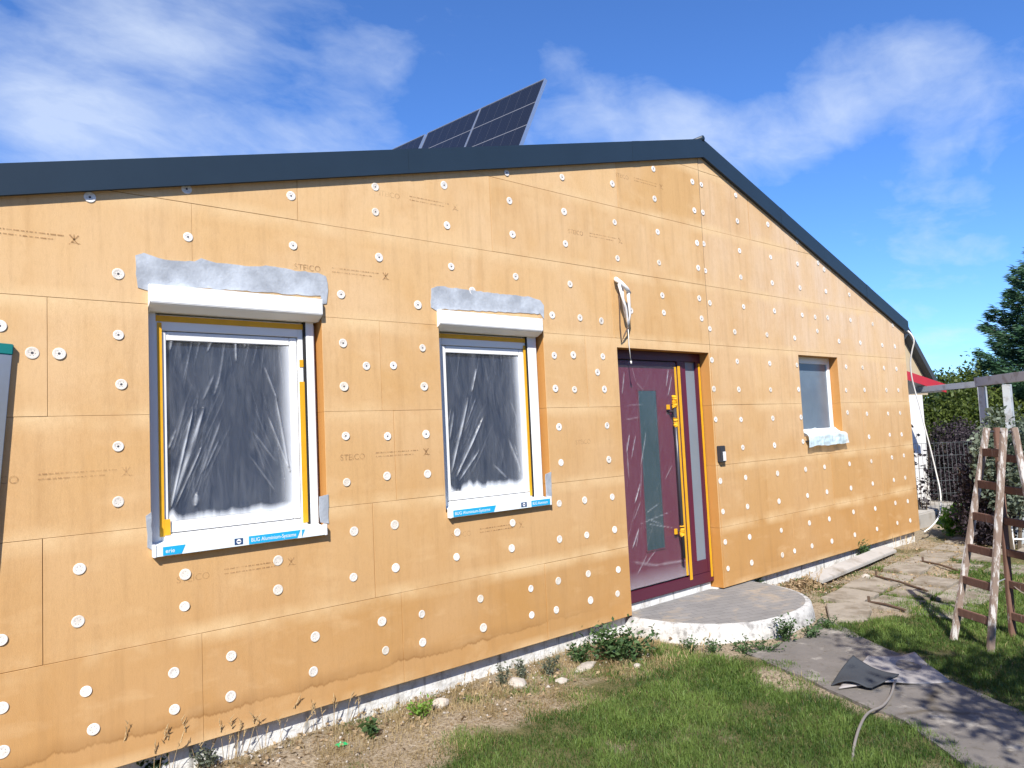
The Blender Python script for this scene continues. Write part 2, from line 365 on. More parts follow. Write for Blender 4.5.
# banks of thin cloud standing in fixed compass directions
for (px_, py_, rad, amp_) in CLOUDS:
    dv = ray(px_, py_).normalized(); ds = t.n('ShaderNodeVectorMath', operation='DISTANCE'); t.put(ds.inputs[0], gen); ds.inputs[1].default_value = tuple(dv)
    mr_ = t.n('ShaderNodeMapRange', interpolation_type='SMOOTHSTEP', ins={1: rad, 2: 0.0, 3: 0.0, 4: amp_}); t.put(mr_.inputs[0], ds.outputs['Value']); dn = t.math('ADD', dn, mr_.outputs[0])
cl = t.ramp(dn, (.56, 0), (.68, .20), (.90, .62))
skyc = t.mix(1, sky.outputs[0], (.62, .93, 1.38, 1), 'MULTIPLY')
col = t.mix(cl, skyc, (5.6, 6.3, 7.4, 1))
t.put(t.out.inputs[0], t.n('ShaderNodeBackground', ins={0: col, 1: .092}))
sl = bpy.data.lights.new('sun', 'SUN'); sl.energy = 5.0; sl.angle = math.radians(.53); sl.color = (1, .95, .87)
so = bpy.data.objects.new('sun', sl); COL.objects.link(so); so.rotation_euler = sdir.to_track_quat('Z', 'Y').to_euler(); so.location = sdir*60
S.view_settings.view_transform = 'Standard'; S.view_settings.look = 'None'; S.view_settings.gamma = 1; S.view_settings.exposure = .70

# ------------------------------------------------------------------ the house
house = empty('insulated_house', (4.5, 0, 0), 'single-storey gabled house clad in bare orange wood fibre insulation boards', 'house')
ZROW = [.145, .712, 1.305, 1.89, 2.478, 3.063, 3.637, 4.22, 4.75]
SEAM = 6.13; XL, XR = -2.6, 10.72
RIDGE = (6.20, 4.42)
def roof_low(x):  # soffit line along the facade
    return RIDGE[1]+(x-RIDGE[0])*.2434 if x < RIDGE[0] else RIDGE[1]-(x-RIDGE[0])*.336
w1L, w1R = wall(150, 430).x, wall(325, 430).x
w2L, w2R = wall(443, 430).x, wall(548, 430).x
w3L, w3R = wall(802, 400).x, wall(841, 400).x
dL, dR = wall(624, 470).x, wall(716.3, 470).x
OPEN = [(w1L, w1R, 1.185, 2.59), (w2L, w2R, 1.185, 2.59), (w3L, w3R, 1.52, 2.437), (dL, dR, 0.0, 2.398)]
T = .15
JV = {0: [-1.2, wall(203, 690).x, wall(403, 635).x, wall(546, 592).x, 7.45, 8.95, 9.9], 1: [-.9, wall(43, 600).x, wall(374, 545).x, 7.0, 8.4, 9.7], 2: [-.2, 2.55, 7.3, 9.3],
      3: [-.8, wall(47.5, 350).x, wall(381, 365).x, wall(587, 372).x, 6.9, 9.8], 4: [-.5, wall(192, 230).x, 4.75, 7.2, wall(860, 336).x], 5: [0.1, wall(298, 214).x, 3.45, 7.7], 6: [2.9, 4.9, 7.0], 7: []}
cl_g = G(); tints = []
for r in range(8):
    z0, z1 = ZROW[r], ZROW[r+1]
    xs = sorted([XL, XR, SEAM]+JV[r])
    for i in range(len(xs)-1):
        x0, x1 = xs[i], xs[i+1]
        right = x0 >= SEAM-.01
        gp = random.choice((.0005, .0008, .0011, .0016)); g0 = .011 if abs(x0-SEAM) < .01 else gp; bx0, bx1, bz0, bz1 = x0+g0, x1-gp, z0+gp, z1-gp
        yf = (.004 if right else 0)+random.uniform(0, .0025)
        gx = sorted({bx0, bx1, *[o for q in OPEN for o in q[:2] if bx0 < o < bx1]}); gz = sorted({bz0, bz1, *[o for q in OPEN for o in q[2:] if bz0 < o < bz1]})
        bm = bmesh.new(); vv = {}
        def V(x, z):
            if (x, z) not in vv: vv[(x, z)] = bm.verts.new((x, yf, z))
            return vv[(x, z)]
        for a in range(len(gx)-1):
            for b in range(len(gz)-1):
                cx, cz = (gx[a]+gx[a+1])/2, (gz[b]+gz[b+1])/2
                if any(q[0] < cx < q[1] and q[2] < cz < q[3] for q in OPEN): continue
                bm.faces.new([V(gx[a], gz[b]), V(gx[a+1], gz[b]), V(gx[a+1], gz[b+1]), V(gx[a], gz[b+1])])
        for sl_, sgn in ((.2434, 1), (-.336, -1)):
            nrm = Vector((-sl_, 0, 1)).normalized()
            bmesh.ops.bisect_plane(bm, geom=bm.verts[:]+bm.edges[:]+bm.faces[:], plane_co=(RIDGE[0], 0, RIDGE[1]+.03), plane_no=nrm, clear_outer=True)
        if not bm.faces: bm.free(); continue
        bmesh.ops.dissolve_limit(bm, angle_limit=.01, verts=bm.verts[:], edges=bm.edges[:])
        ex = bmesh.ops.extrude_face_region(bm, geom=bm.faces[:])
        for v in ex['geom']:
            if isinstance(v, bmesh.types.BMVert): v.co.y = T
        bmesh.ops.recalc_face_normals(bm, faces=bm.faces)
        bmesh.ops.bevel(bm, geom=[e for e in bm.edges if all(v.co.y < .05 for v in e.verts) and len(e.link_faces) == 2 and e.calc_face_angle(0) > 1], offset=.0012, segments=1, affect='EDGES')
        bm.normal_update(); bm.verts.index_update()
        base = len(cl_g.v); tint = random.uniform(.35, 1)
        if r == 0: tint = .55 if x1 < 1.7 else random.uniform(0, .15)
        for v in bm.verts: cl_g.v.append(tuple(v.co)); tints.append(tint)
        for f in bm.faces:
            cl_g.f.append(tuple(base+v.index for v in f.verts)); cl_g.mi.append(1 if (f.normal.y > -.5 and abs(f.normal.y) < .5) else 0)
        bm.free()
cl_g.a['tint'] = tints
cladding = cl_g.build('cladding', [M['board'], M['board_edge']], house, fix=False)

g = G(); zz = [2.40+k*.06 for k in range(33)]
L_ = [(SEAM-.001, .0055+.002*mnoise.noise((z*3, 1, 1)), z) for z in zz]; R_ = [(SEAM+.0112+.002*mnoise.noise((z*5, 4, 1)), .006, z) for z in zz]
for k in range(len(zz)-1): g.add([L_[k], R_[k], R_[k+1], L_[k+1]], [(0, 1, 2, 3)])
g.build('joint_tape', simple('dark_joint_tape', (.15, .10, .06), .9, .4, 12), cladding, fix=False)
# masonry behind, side walls and plinth
g = G()
def gable_prof(x0, x1, zb, drop=0.0): return [(x0, zb), (x1, zb), (x1, roof_low(x1)+.02-drop), (RIDGE[0], RIDGE[1]+.02-drop), (x0, roof_low(x0)+.02-drop)]
g.prism([(x, T+.004, z) for x, z in gable_prof(XL+.02, XR-.02, .12)], (0, 8.8, 0)); g.build('wall', M['whitewall'], house)
g = G(); g.box((XL+.03, .060, -.3), (dL+.02, 8.9, .1425)); g.box((dR-.03, .060, -.3), (XR-.05, 8.9, .1425)); g.build('plinth', M['plinth'], house)
g = G(); g.box((dL+.02, .125, -.3), (dR-.03, .6, .198)); g.build('door_sill_strip', M['plinth'], house)
# roof
SLL, SLR = .2493, -.334
zt = 4.543; xt = 6.197
g = G()
xe0, xe1 = XL-.45, 10.81
def ztop(x): return zt+(x-xt)*SLL if x < xt else zt+(x-xt)*SLR
prof = [(xe0, ztop(xe0)-.004), (xt, zt-.004), (xe1, ztop(xe1)-.004), (xe1, ztop(xe1)-.10), (xt, zt-.08), (xe0, ztop(xe0)-.10)]
g.prism([(x, .05, z) for x, z in prof], (0, 9.2, 0))
roof = g.build('roof', M['roof'], house)
FY = -.030
for k, (x0, x1) in enumerate(((xe0, xt), (xt, xe1))):
    hb = .172
    g = G()
    za, zb = ztop(x0), ztop(x1); m0 = .140 if k == 0 else .187; m1 = .187 if k == 0 else .175
    fr = [(x0, za), (x1, zb), (x1, zb-m1), (x0, za-m0)]
    g.prism([(x, FY, z) for x, z in fr], (0, .012, 0))
    g.prism([(x0, FY+.0125, za), (x1, FY+.0125, zb), (x1, FY+.0125, zb-.012), (x0, FY+.0125, za-.012)], (0, .0665, 0))
    lo = [(x0, za-m0+.002), (x1, zb-m1+.002), (x1, zb-m1+.012), (x0, za-m0+.012)]
    g.prism([(x, FY+.0125, z) for x, z in lo], (0, .060, 0))
    for xj in ((-.7, 2.72, 5.1) if k == 0 else (7.6, 9.6)):
        zj = ztop(xj); wj = .11; s_j = SLL if k == 0 else SLR; hj = m0+(m1-m0)*(xj-x0)/(x1-x0)
        g.prism([(xj, FY-.0016, zj+.001), (xj+wj, FY-.0016, zj+wj*s_j+.001), (xj+wj, FY-.0016, zj+wj*s_j-hj-.001), (xj, FY-.0016, zj-hj-.001)], (0, .0013, 0))
    vb = g.build('verge', M['fascia'], roof, bevel=.002)
g = G(); g.tube([(xt, FY-.006, zt+.006), (xt, 9.2, zt+.006)], .028, 10); g.build('ridge_cap', M['fascia'], roof, smooth=True)
g = G(); g.box((10.80, .04, 2.80), (10.92, 9.2, 2.90)); g.build('gutter', M['fascia'], roof, bevel=.02)

# ---- fixing anchors
AN = """89.8,197.3 186.5,189 118.2,274 188,237.1 291,196 293,245.7 375.2,187 375.4,212 379,257.4 341,294.5 444,185.3 506.6,172.9 562,177.3 447,225.4 509.4,200.8 512.5,234.4 564,211.7 565.4,243.8 451.2,266.6 515.6,276.6 570,284.2 472.3,291 612.3,183.8 653.3,169 654.5,198.8 692.3,181.8 701.3,184.6 735.7,195.3 614.6,222.3 657.6,232 694.3,210.5 702.9,212.5 737.3,221 617.5,258.4 659,262.7 697,243 703.7,243.8 698.2,268 705.4,270.7 662.3,295.5 699.2,298.4 -.3,326 32.2,353 59.2,353.7 118.4,335 121.3,384.4 118.2,446.5 417.8,304.9 343,343.2 366.4,366 393.4,365.6 422.5,348 344,386.5 424.2,386.5 345.7,436 387.5,436.3 426,434.2 552.2,315.2 580,317.8 601.3,321 631,310.7 663.8,312.7 701.6,318.6 709.8,328.7 709.8,303 554.2,355.5 573.3,355 602.8,356.6 597.5,372.3 555.4,388.5 574.5,389.5 604.4,389.3 559,427 607,425.6 711.8,360 713.8,388.9 715.7,419.5 118.2,501.8 79.5,569 185.2,574.4 354,531.3 394.7,524.8 278,560.5 278,589.8 353.5,577.3 395.7,567.8 315.2,636.7 382,621.5 231.3,656 385.5,650.4 346.7,482.3 387,476 427.5,473.9 561,462.6 608.8,459.6 559.2,503.5 584.6,500.2 612.2,496.9 559.5,539.2 586.7,535 614.6,529.6 457.2,532.3 512.6,522.9 456.5,557 511.7,548.3 421.8,614.1 480.4,598.7 530.8,588.6 558.2,580.9 588.2,573.8 618.2,569.6 422.7,642.3 483.4,627.7 531.7,615 556.3,609.9 590.5,600.3 617.5,593.7 78,621.5 1,640 86,691.4 173.8,672.7 1.6,708 93.4,729.3 174.4,709.4 184.6,606.4 2.3,752 313.3,671.6 230.7,696.4 767.8,224.4 796.9,241.6 739.5,250.8 770.6,257.2 797.5,263.9 740.8,277.2 772.2,283 800,287.8 818,263 743.6,306.7 774.4,310.9 802.2,315 815,317 734.7,331.9 766.9,334.8 794.7,338 817.3,331 737.2,361.4 769.7,363.4 796.9,365 738.8,389.5 770.6,389.7 798.6,389.4 741,419.5 772.8,418.3 801,417.2 742.8,447.5 774.5,445.3 803,441.6 720.3,481 745.6,477.5 777.5,473.4 805.6,469.4 723,511.6 747.5,506.6 779,501.3 807.5,495.6 725.2,542 749.6,537 728,568.6 751.7,562.7 781.2,530.4 782.4,555 794.6,551 809.4,523 812,545.9 829.3,519 831.9,541.2 854.8,534.8 853.4,512 824.5,467 849.5,463.9 869,436.9 889.7,434.8 901.6,434.4 871.3,461.3 891.9,457.5 903.8,455.5 826.9,491.9 851,488.1 872.7,483.6 893.8,480 905.2,477.7 875.2,508.6 895.3,503 907.7,501.3 877,529 897.3,523 910.2,520.5 839,341.3 860.3,342.8 882.2,345.2 894.8,346.4 846,366.7 862.5,367.5 883.9,368 896.4,369 846,390.2 864.5,390 886.3,390 898.3,390.2 847.5,412.5 866.9,413.8 888,413.6 900,413 824,269.5 825.8,291.3 849.2,294.6 850.4,320 872.6,324 892.6,325.3 827.6,317.6"""
an = [tuple(map(float, a.split(','))) for a in AN.split()]
pts = []
for x, y in an:
    p = wall(x, y); p = wall(x, y, .004) if p.x > SEAM else p
    inop = any(q[0]-.02 < p.x < q[1]+.02 and q[2] < p.z < q[3] for q in OPEN)
    if not inop: pts.append(((p-EYE).length, p, y < 460))
for k in range(40):   # a few beyond the left edge of the picture
    X = -2.4+(k % 8)*.34; Z = .3+(k//8)*.55
    if X < .3 and Z < roof_low(X)-.1: pts.append((50+k, Vector((X, 0, Z)), False))
pts.sort(key=lambda a: a[0])
def disc_mesh(open_):
    R = .029; n = 24; g = G(); rings = [(R, .0), (R, .0018), (R*.92, .0032), (R*.62, .0028), (R*.58, .0021), (R*.22, .0021)]
    vs = [(r*math.cos(2*math.pi*j/n), -h, r*math.sin(2*math.pi*j/n)) for r, h in rings for j in range(n)]
    fs = [(i*n+j, i*n+(j+1) % n, (i+1)*n+(j+1) % n, (i+1)*n+j) for i in range(len(rings)-1) for j in range(n)]
    g.add(vs, fs); k = (len(rings)-1)*n
    if open_:
        g.add([(R*.22*math.cos(2*math.pi*j/n), -.0021, R*.22*math.sin(2*math.pi*j/n)) for j in range(n)]+[(R*.17*math.cos(2*math.pi*j/n), -.0008, R*.17*math.sin(2*math.pi*j/n)) for j in range(n)], [(j, (j+1) % n, n+(j+1) % n, n+j) for j in range(n)], 1)
        g.add([(R*.18*math.cos(2*math.pi*j/n), -.0009, R*.18*math.sin(2*math.pi*j/n)) for j in range(n)], [tuple(range(n))], 1)
    else:
        g.add([(R*.22*math.cos(2*math.pi*j/n), -.0021, R*.22*math.sin(2*math.pi*j/n)) for j in range(n)], [tuple(range(n))], 0)
    for j in range(6):   # vent holes round the collar
        a = 2*math.pi*j/6; c = (R*.47*math.cos(a), R*.47*math.sin(a)); rr = R*.05
        g.add([(c[0]+rr*math.cos(2*math.pi*i/8), -.0029, c[1]+rr*math.sin(2*math.pi*i/8)) for i in range(8)], [tuple(range(8))], 1)
    me = bpy.data.meshes.new('anchor'); me.from_pydata(g.v, [], g.f); me.materials.append(M['anchor']); me.materials.append(M['hole'])
    me.polygons.foreach_set('material_index', g.mi); 
    bm = bmesh.new(); bm.from_mesh(me); bmesh.ops.recalc_face_normals(bm, faces=bm.faces)
    for f in bm.faces:
        if len(f.verts) > 4 and f.normal.y > 0: f.normal_flip()
    bm.to_mesh(me); bm.free(); return me
AM = [disc_mesh(False), disc_mesh(True)]
rest = G(); H0 = origin(cladding)
for i, (d, p, op) in enumerate(pts):
    sc = random.uniform(.88, 1.04); rot = random.uniform(0, 6.28); me = AM[1 if op else 0]
    off = Vector((0, -.0004, 0))
    if i < 100:
        o = link('insulation_anchor', me, cladding, p-H0+off); o.scale = (sc, 1, sc); o.rotation_euler = (random.uniform(-.06, .06), rot, random.uniform(-.06, .06))
    else:
        m = Matrix.Translation(p+off) @ Matrix.Rotation(rot, 4, 'Y') @ Matrix.Diagonal((sc, 1, sc, 1))
        b = len(rest.v); rest.v += [tuple(m @ v.co) for v in me.vertices]; rest.f += [tuple(b+k for k in q.vertices) for q in me.polygons]; rest.mi += [q.material_index for q in me.polygons]
ra = rest.build('insulation_anchor', [M['anchor'], M['hole']], cladding, fix=False); ra['kind'] = 'stuff'

# ---- printed marks on the boards
tv, tf = text_mesh('STEICO', .052)
def stamp(px, py, L=.635, y=-.0012, wordonly=False):
    p = wall(px, py); y += .004 if p.x > SEAM else 0
    g = G(); x0 = p.x-L
    g.add([(x0+v[0]*1.0, y, p.z-.02+v[1]) for v in tv], tf)
    if not wordonly:
        for row, zz in enumerate((.012, -.012)):
            x = x0+.25
            while x < p.x-(.06 if row == 0 else .10):
                w = random.uniform(.008, .03); g.add([(x, y, p.z+zz), (x+w, y, p.z+zz), (x+w, y, p.z+zz+.007), (x, y, p.z+zz+.007)], [(0, 1, 2, 3)]); x += w+.006
        for a, b in (((-.02, .025), (.02, -.022)), ((.02, .025), (-.022, -.025)), ((0, .0), (.0, .028)), ((-.012, -.012), (.03, -.018))):
            A_, B_ = Vector((p.x+a[0], y, p.z+a[1])), Vector((p.x+b[0], y, p.z+b[1])); n_ = (B_-A_).cross(Vector((0, 1, 0))).normalized()*.004
            g.add([A_-n_, B_-n_*.4, B_+n_*.4, A_+n_], [(0, 1, 2, 3)])
    g.build('printed_mark', M['ink'], cladding, fix=False)
for s in ((74, 240), (126, 472), (385.5, 276.5), (455, 207.5), (291, 562), (426, 452), (521, 525), (620, 241), (661, 187)): stamp(*s)
stamp(561+30, 441, .18, wordonly=True)

# ---- mortar patches round the shutter boxes and sill ends
def patch(pl, y=-.0035, th=.006):
    P = [wall(*p) for p in pl]; Q = []
    n = len(P)
    for i in range(n):
        a, b = P[i], P[(i+1) % n]; k = max(1, int((b-a).length/.03))
        for j in range(k):
            q = a.lerp(b, j/k); q = q+Vector((random.uniform(-.004, .004), 0, random.uniform(-.004, .004))); Q.append((q.x, y, q.z))
    g = G(); g.prism(Q, (0, th, 0)); return g.build('mortar_patch', M['mortar'], cladding)
patch([(136, 256), (143, 253), (158, 258), (172, 260), (195, 261.5), (201, 258.5), (216, 263), (250, 266), (270, 266), (290, 270), (318, 273), (326, 277), (327.5, 290), (327, 303), (322, 304), (320, 296), (152, 285), (150, 291), (138, 287), (135, 274)])
patch([(431, 289), (437, 286), (470, 290), (500, 294), (530, 297), (540, 300), (544, 306), (543.5, 319), (540, 314), (442, 309), (437, 311), (431, 307)])
for pl in ([(146, 516), (150.5, 513), (152, 550), (147, 548)], [(319.5, 497), (328, 495), (328.5, 523), (320, 522)], [(545.5, 474), (551, 472), (551.5, 497), (546, 498)]):
    P = pl; patch(P)

# ---- film sheets
def seg_d(PX, PZ, a, b):
    dx, dz = b[0]-a[0], b[1]-a[1]; L2 = dx*dx+dz*dz; t_ = np.clip(((PX-a[0])*dx+(PZ-a[1])*dz)/L2, 0, 1)
    return np.hypot(PX-a[0]-t_*dx, PZ-a[1]-t_*dz), t_
def film(name, parent, x0, x1, z0, z1, Y, cre, mat, hazef, nx=150, nz=190, amp=.012):
    xs = np.linspace(x0, x1, nx); zs = np.linspace(z0, z1, nz); PX, PZ = np.meshgrid(xs, zs)
    cr = np.zeros_like(PX); hgt = np.zeros_like(PX)
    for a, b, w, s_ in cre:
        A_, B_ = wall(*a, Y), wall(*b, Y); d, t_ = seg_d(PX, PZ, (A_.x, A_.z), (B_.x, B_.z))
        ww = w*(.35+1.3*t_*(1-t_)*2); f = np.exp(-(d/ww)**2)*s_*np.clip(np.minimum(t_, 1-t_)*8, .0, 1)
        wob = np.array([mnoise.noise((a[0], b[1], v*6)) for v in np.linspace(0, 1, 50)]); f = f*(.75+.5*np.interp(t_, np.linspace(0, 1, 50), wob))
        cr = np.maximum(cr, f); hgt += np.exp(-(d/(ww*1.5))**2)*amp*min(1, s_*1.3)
    hz = hazef((PX-x0)/(x1-x0), (PZ-z0)/(z1-z0))
    for i in range(0, nz, 1): pass
    V_ = np.stack([PX, Y-hgt-.002*np.sin(PX*23+PZ*9), PZ], -1).reshape(-1, 3)
    idx = np.arange(nx*nz).reshape(nz, nx); Fq = np.stack([idx[:-1, :-1], idx[:-1, 1:], idx[1:, 1:], idx[1:, :-1]], -1).reshape(-1, 4)
    o = mesh_np(name, V_, Fq, mat, parent)
    for nm, arr in (('crease', cr), ('haze', hz)):
        a = o.data.attributes.new(nm, 'FLOAT', 'POINT'); a.data.foreach_set('value', arr.astype(np.float32).ravel())
    o.data.polygons.foreach_set('use_smooth', [True]*len(o.data.polygons)); return o

# ---- the two shuttered windows
def sill_print(g_parent, xa, xb, yF, zb, zt_, items):
    pass
def shutter_window(label, L, R, py_mid, cols, boxpx, sillpx, cre, banner, left_visible):
    """cols: pixel columns at height py_mid: (tape0,tape1,frame,glass0,glass1,frame_end,tapeR0,tapeR1)"""
    Yf = .075
    X = lambda px, Y=Yf: wall(px, py_mid, Y).x
    zf_top, z_b1, zg_top, zg_bot = 2.40, 2.345, 2.30, 1.315
    z_sill = 1.215
    g = G()
    c = cols
    fx0, fx1 = L+.045, R-.045
    gx0, gx1 = X(c[2]), X(c[3])
    # outer frame ring
    def ring(x0, x1, z0, z1, i0, i1, j0, j1, ya, yb):
        g.box((x0, ya, z0), (i0, yb, z1)); g.box((i1, ya, z0), (x1, yb, z1)); g.box((i0, ya, z0), (i1, yb, j0)); g.box((i0, ya, j1), (i1, yb, z1))
    ox0, ox1 = gx0-.062, gx1+.085
    Yr = .058; rlx, rrx0, rrx1 = X(157.2, Yr) if left_visible else L+.03, X(c[6], Yr), X(c[7], Yr)
    g.box((L+.001, Yf+.03, 1.187), (ox0, T+.002, 2.44)); g.box((ox1, Yf+.03, 1.187), (R-.001, T+.002, 2.44))
    ring(ox0, ox1, 1.187, 2.44, gx0-.040, gx1+.052, z_sill+.035, z_b1+.008, Yf, T+.0015)
    win = g.build('window', M['pvc'], house, bevel=.003); win['label'] = label
    g = G(); ring(gx0-.036, gx1+.048, z_sill+.039, z_b1+.004, gx0, gx1, zg_bot, zg_top, Yf+.008, T-.01)
    g.build('sash', M['pvc'], win, bevel=.004)
    g = G(); g.box((gx0-.002, Yf+.03, zg_bot-.002), (gx1+.002, Yf+.034, zg_top+.002)); g.build('pane', M['pane'], win)
    g = G(); ring(gx0-.0005, gx1+.0005, zg_bot-.0005, zg_top+.0005, gx0+.008, gx1-.008, zg_bot+.008, zg_top-.008, Yf+.022, Yf+.03); g.build('seal', M['rubber'], win)
    # guide rails
    for a, b in ((L+.0015, rlx), (rrx0, rrx1)):
        g = G(); g.box((a, Yr, 1.20), (b, .1049, 2.455)); g.build('guide_rail', M['rail'], win, bevel=.003)
    g = G(); g.box((rrx0-.012, Yr+.004, 1.21), (rrx0-.0005, .1045, 2.45)); g.build('seal', M['rubber'], win)
    # tapes
    for nm in range(1):
        g = G()
        strips = [(X(c[4]), X(c[5]), 1.225, 2.08 if left_visible else 2.38), (ox0, ox1, 2.402, 2.434)]
        if left_visible: strips += [(X(c[0]), X(c[1]), 1.24, 2.395), (X(c[1])+.0005, X(c[1])+.03, 1.245, 1.33), (X(c[4])+.004, X(c[5])-.008, 2.17, 2.215)]
        for a0, a1, b0, b1 in strips: g = G(); g.box((a0, Yf-.0035, b0), (a1, Yf-.001, b1)); g.build('masking_tape', M['tape'], win)
    # shutter box
    (bx0, by0), (bx1, by1) = boxpx
    yb = -.035; xa, xb = wall(bx0, by0, yb).x, wall(bx1, by1, yb).x
    ztb, zfb = 2.582, 2.487
    pr = [(yb, ztb), (yb, zfb), (yb+.012, zfb-.012), (.03, 2.447), (.148, 2.449), (.148, ztb)]
    g = G(); g.prism([(xa, y, z) for y, z in pr], (xb-xa, 0, 0)); bx = g.build('shutter_box', M['box'], win, bevel=.003)
    g = G(); g.prism([(xa-.004, y+.001, z+.001) for y, z in pr], (.0035, 0, 0)); g.prism([(xb+.0005, y+.001, z+.001) for y, z in pr], (.0035, 0, 0)); g.build('end_cap', M['rail'], bx)
    # sill with its protective foil
    (sx0, sy0), (sx1, sy1) = sillpx
    ys = -.034; sa, sb = wall(sx0, sy0, ys).x, wall(sx1, sy1, ys).x
    zs = 1.150; hs = .060
    pr = [(Yf+.002, z_sill), (ys, zs+hs-.008), (ys, zs), (ys+.004, zs), (ys+.004, zs+hs-.014), (Yf+.002, z_sill-.006)]
    g = G(); g.prism([(L+.003, y, z) for y, z in pr if y >= 0]+[], (0, 0, 0)) if False else None
    g.prism([(sa+.016, y, z) for y, z in pr], (sb-sa-.032, 0, 0)); sill = g.build('window_sill', M['filmwhite'], win, bevel=.0015)
    for a in (sa, sb-.0155):
        g = G(); g.box((a, ys-.003, zs-.003), (a+.0155, .0, zs+hs+.004)); g.build('end_cap', M['rail'], sill, bevel=.003)
    yp = ys-.0016
    for kind, u0, u1, body in banner:
        x0, x1 = sa+.017+(sb-sa-.034)*u0, sa+.017+(sb-sa-.034)*u1
        g = G(); gw = G(); gn = G()
        if kind == 'b':
            sk = .02
            g.add([(x0, yp, zs+.004), (x1-(sk if u1 < .99 else 0), yp, zs+.004), (x1, yp, zs+hs-.012), (x0+(sk*0), yp, zs+hs-.012)], [(0, 1, 2, 3)])
            if body:
                v, f = text_mesh(body, .030); wtx = max(a[0] for a in v); sc = min(1.0, (x1-x0-.04)/wtx)
                gw.add([(x0+.012+a[0]*sc, yp-.0008, zs+.016+a[1]) for a in v], f)
        elif kind == 'l':
            gn.add([(x0, yp, zs+.010), (x1, yp, zs+.010), (x1, yp, zs+hs-.016), (x0, yp, zs+hs-.016)], [(0, 1, 2, 3)])
            cx, cz = (x0+x1)/2, zs+.027; r_ = .013
            gw.add([(cx+r_*math.cos(q*math.pi/8), yp-.0008, cz+r_*math.sin(q*math.pi/8)) for q in range(16)], [tuple(range(16))])
            gn.add([(cx-.009, yp-.0014, cz-.003), (cx+.009, yp-.0014, cz-.003), (cx+.009, yp-.0014, cz+.003), (cx-.009, yp-.0014, cz+.003)], [(0, 1, 2, 3)])
        if g.f: g.build('printed_banner', M['blue'], sill, fix=False)
        if gn.f: gn.build('printed_logo', M['navy'], sill, fix=False)
        if gw.f: gw.build('printed_lettering' if kind == 'b' else 'printed_emblem', M['whiteprint'], sill, fix=False)
    # rumpled cyan flaps of foil on top of the sill
    # film stretched over glass
    hz = lambda u, v: .55*np.clip((u-.90)/.10, 0, 1)**1.2+.10*np.clip((u-.78)/.2, 0, 1)+1.0*np.clip((.045-v+.055*np.interp(u, np.linspace(0, 1, 90), np.array([mnoise.fractal((q*9, x0, 2), 1, 2, 4)*(1.15-q) for q in np.linspace(0, 1, 90)])))/.055, 0, 1)+.012
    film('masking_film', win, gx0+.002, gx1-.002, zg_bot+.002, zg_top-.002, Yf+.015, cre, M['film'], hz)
    return win, (gx0, gx1)
def fine_creases(n, seed, fx):
    r = random.Random(seed); out = []
    for i in range(n):
        (x, y), (dx, dy), L = fx(r); out.append(((x, y), (x+dx*L, y+dy*L), r.uniform(.0014, .0030), r.uniform(.04, .17)))
    return out
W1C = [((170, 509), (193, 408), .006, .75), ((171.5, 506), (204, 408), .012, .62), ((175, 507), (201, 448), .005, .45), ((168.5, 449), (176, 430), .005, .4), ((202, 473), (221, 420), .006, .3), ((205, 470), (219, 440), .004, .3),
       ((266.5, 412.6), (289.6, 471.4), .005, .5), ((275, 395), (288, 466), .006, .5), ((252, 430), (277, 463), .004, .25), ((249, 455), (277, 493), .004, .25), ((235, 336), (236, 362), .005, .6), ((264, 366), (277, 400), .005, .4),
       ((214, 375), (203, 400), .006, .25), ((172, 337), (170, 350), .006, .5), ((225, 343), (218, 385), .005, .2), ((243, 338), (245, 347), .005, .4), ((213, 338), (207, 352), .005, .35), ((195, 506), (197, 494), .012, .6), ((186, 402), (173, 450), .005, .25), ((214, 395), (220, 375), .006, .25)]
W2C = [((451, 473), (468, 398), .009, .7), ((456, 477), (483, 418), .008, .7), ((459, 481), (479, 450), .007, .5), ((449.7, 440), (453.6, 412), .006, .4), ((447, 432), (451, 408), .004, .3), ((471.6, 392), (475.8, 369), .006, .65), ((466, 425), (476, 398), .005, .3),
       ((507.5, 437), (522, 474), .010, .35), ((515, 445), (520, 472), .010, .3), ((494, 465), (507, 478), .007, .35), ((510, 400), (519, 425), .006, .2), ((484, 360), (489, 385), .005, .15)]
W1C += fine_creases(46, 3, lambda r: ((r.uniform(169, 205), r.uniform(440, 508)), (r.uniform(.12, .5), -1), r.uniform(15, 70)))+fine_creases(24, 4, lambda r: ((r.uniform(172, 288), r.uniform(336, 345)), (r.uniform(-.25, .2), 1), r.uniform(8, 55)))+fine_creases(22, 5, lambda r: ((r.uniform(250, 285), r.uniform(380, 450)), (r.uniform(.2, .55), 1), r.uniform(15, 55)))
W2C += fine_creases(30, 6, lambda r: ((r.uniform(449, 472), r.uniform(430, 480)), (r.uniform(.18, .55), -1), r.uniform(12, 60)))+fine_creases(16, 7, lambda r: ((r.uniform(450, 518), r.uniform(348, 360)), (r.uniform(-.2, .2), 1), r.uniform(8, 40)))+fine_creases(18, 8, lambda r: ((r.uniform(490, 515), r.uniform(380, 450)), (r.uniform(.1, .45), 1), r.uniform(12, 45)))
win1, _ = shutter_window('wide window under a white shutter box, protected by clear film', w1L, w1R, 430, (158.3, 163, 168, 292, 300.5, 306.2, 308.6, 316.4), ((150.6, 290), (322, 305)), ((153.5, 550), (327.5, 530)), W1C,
    [('b', .03, .15, 'erie'), ('l', .425, .475, ''), ('b', .51, .835, 'BUG Aluminium-Systeme'), ('b', .845, .865, '')], True)
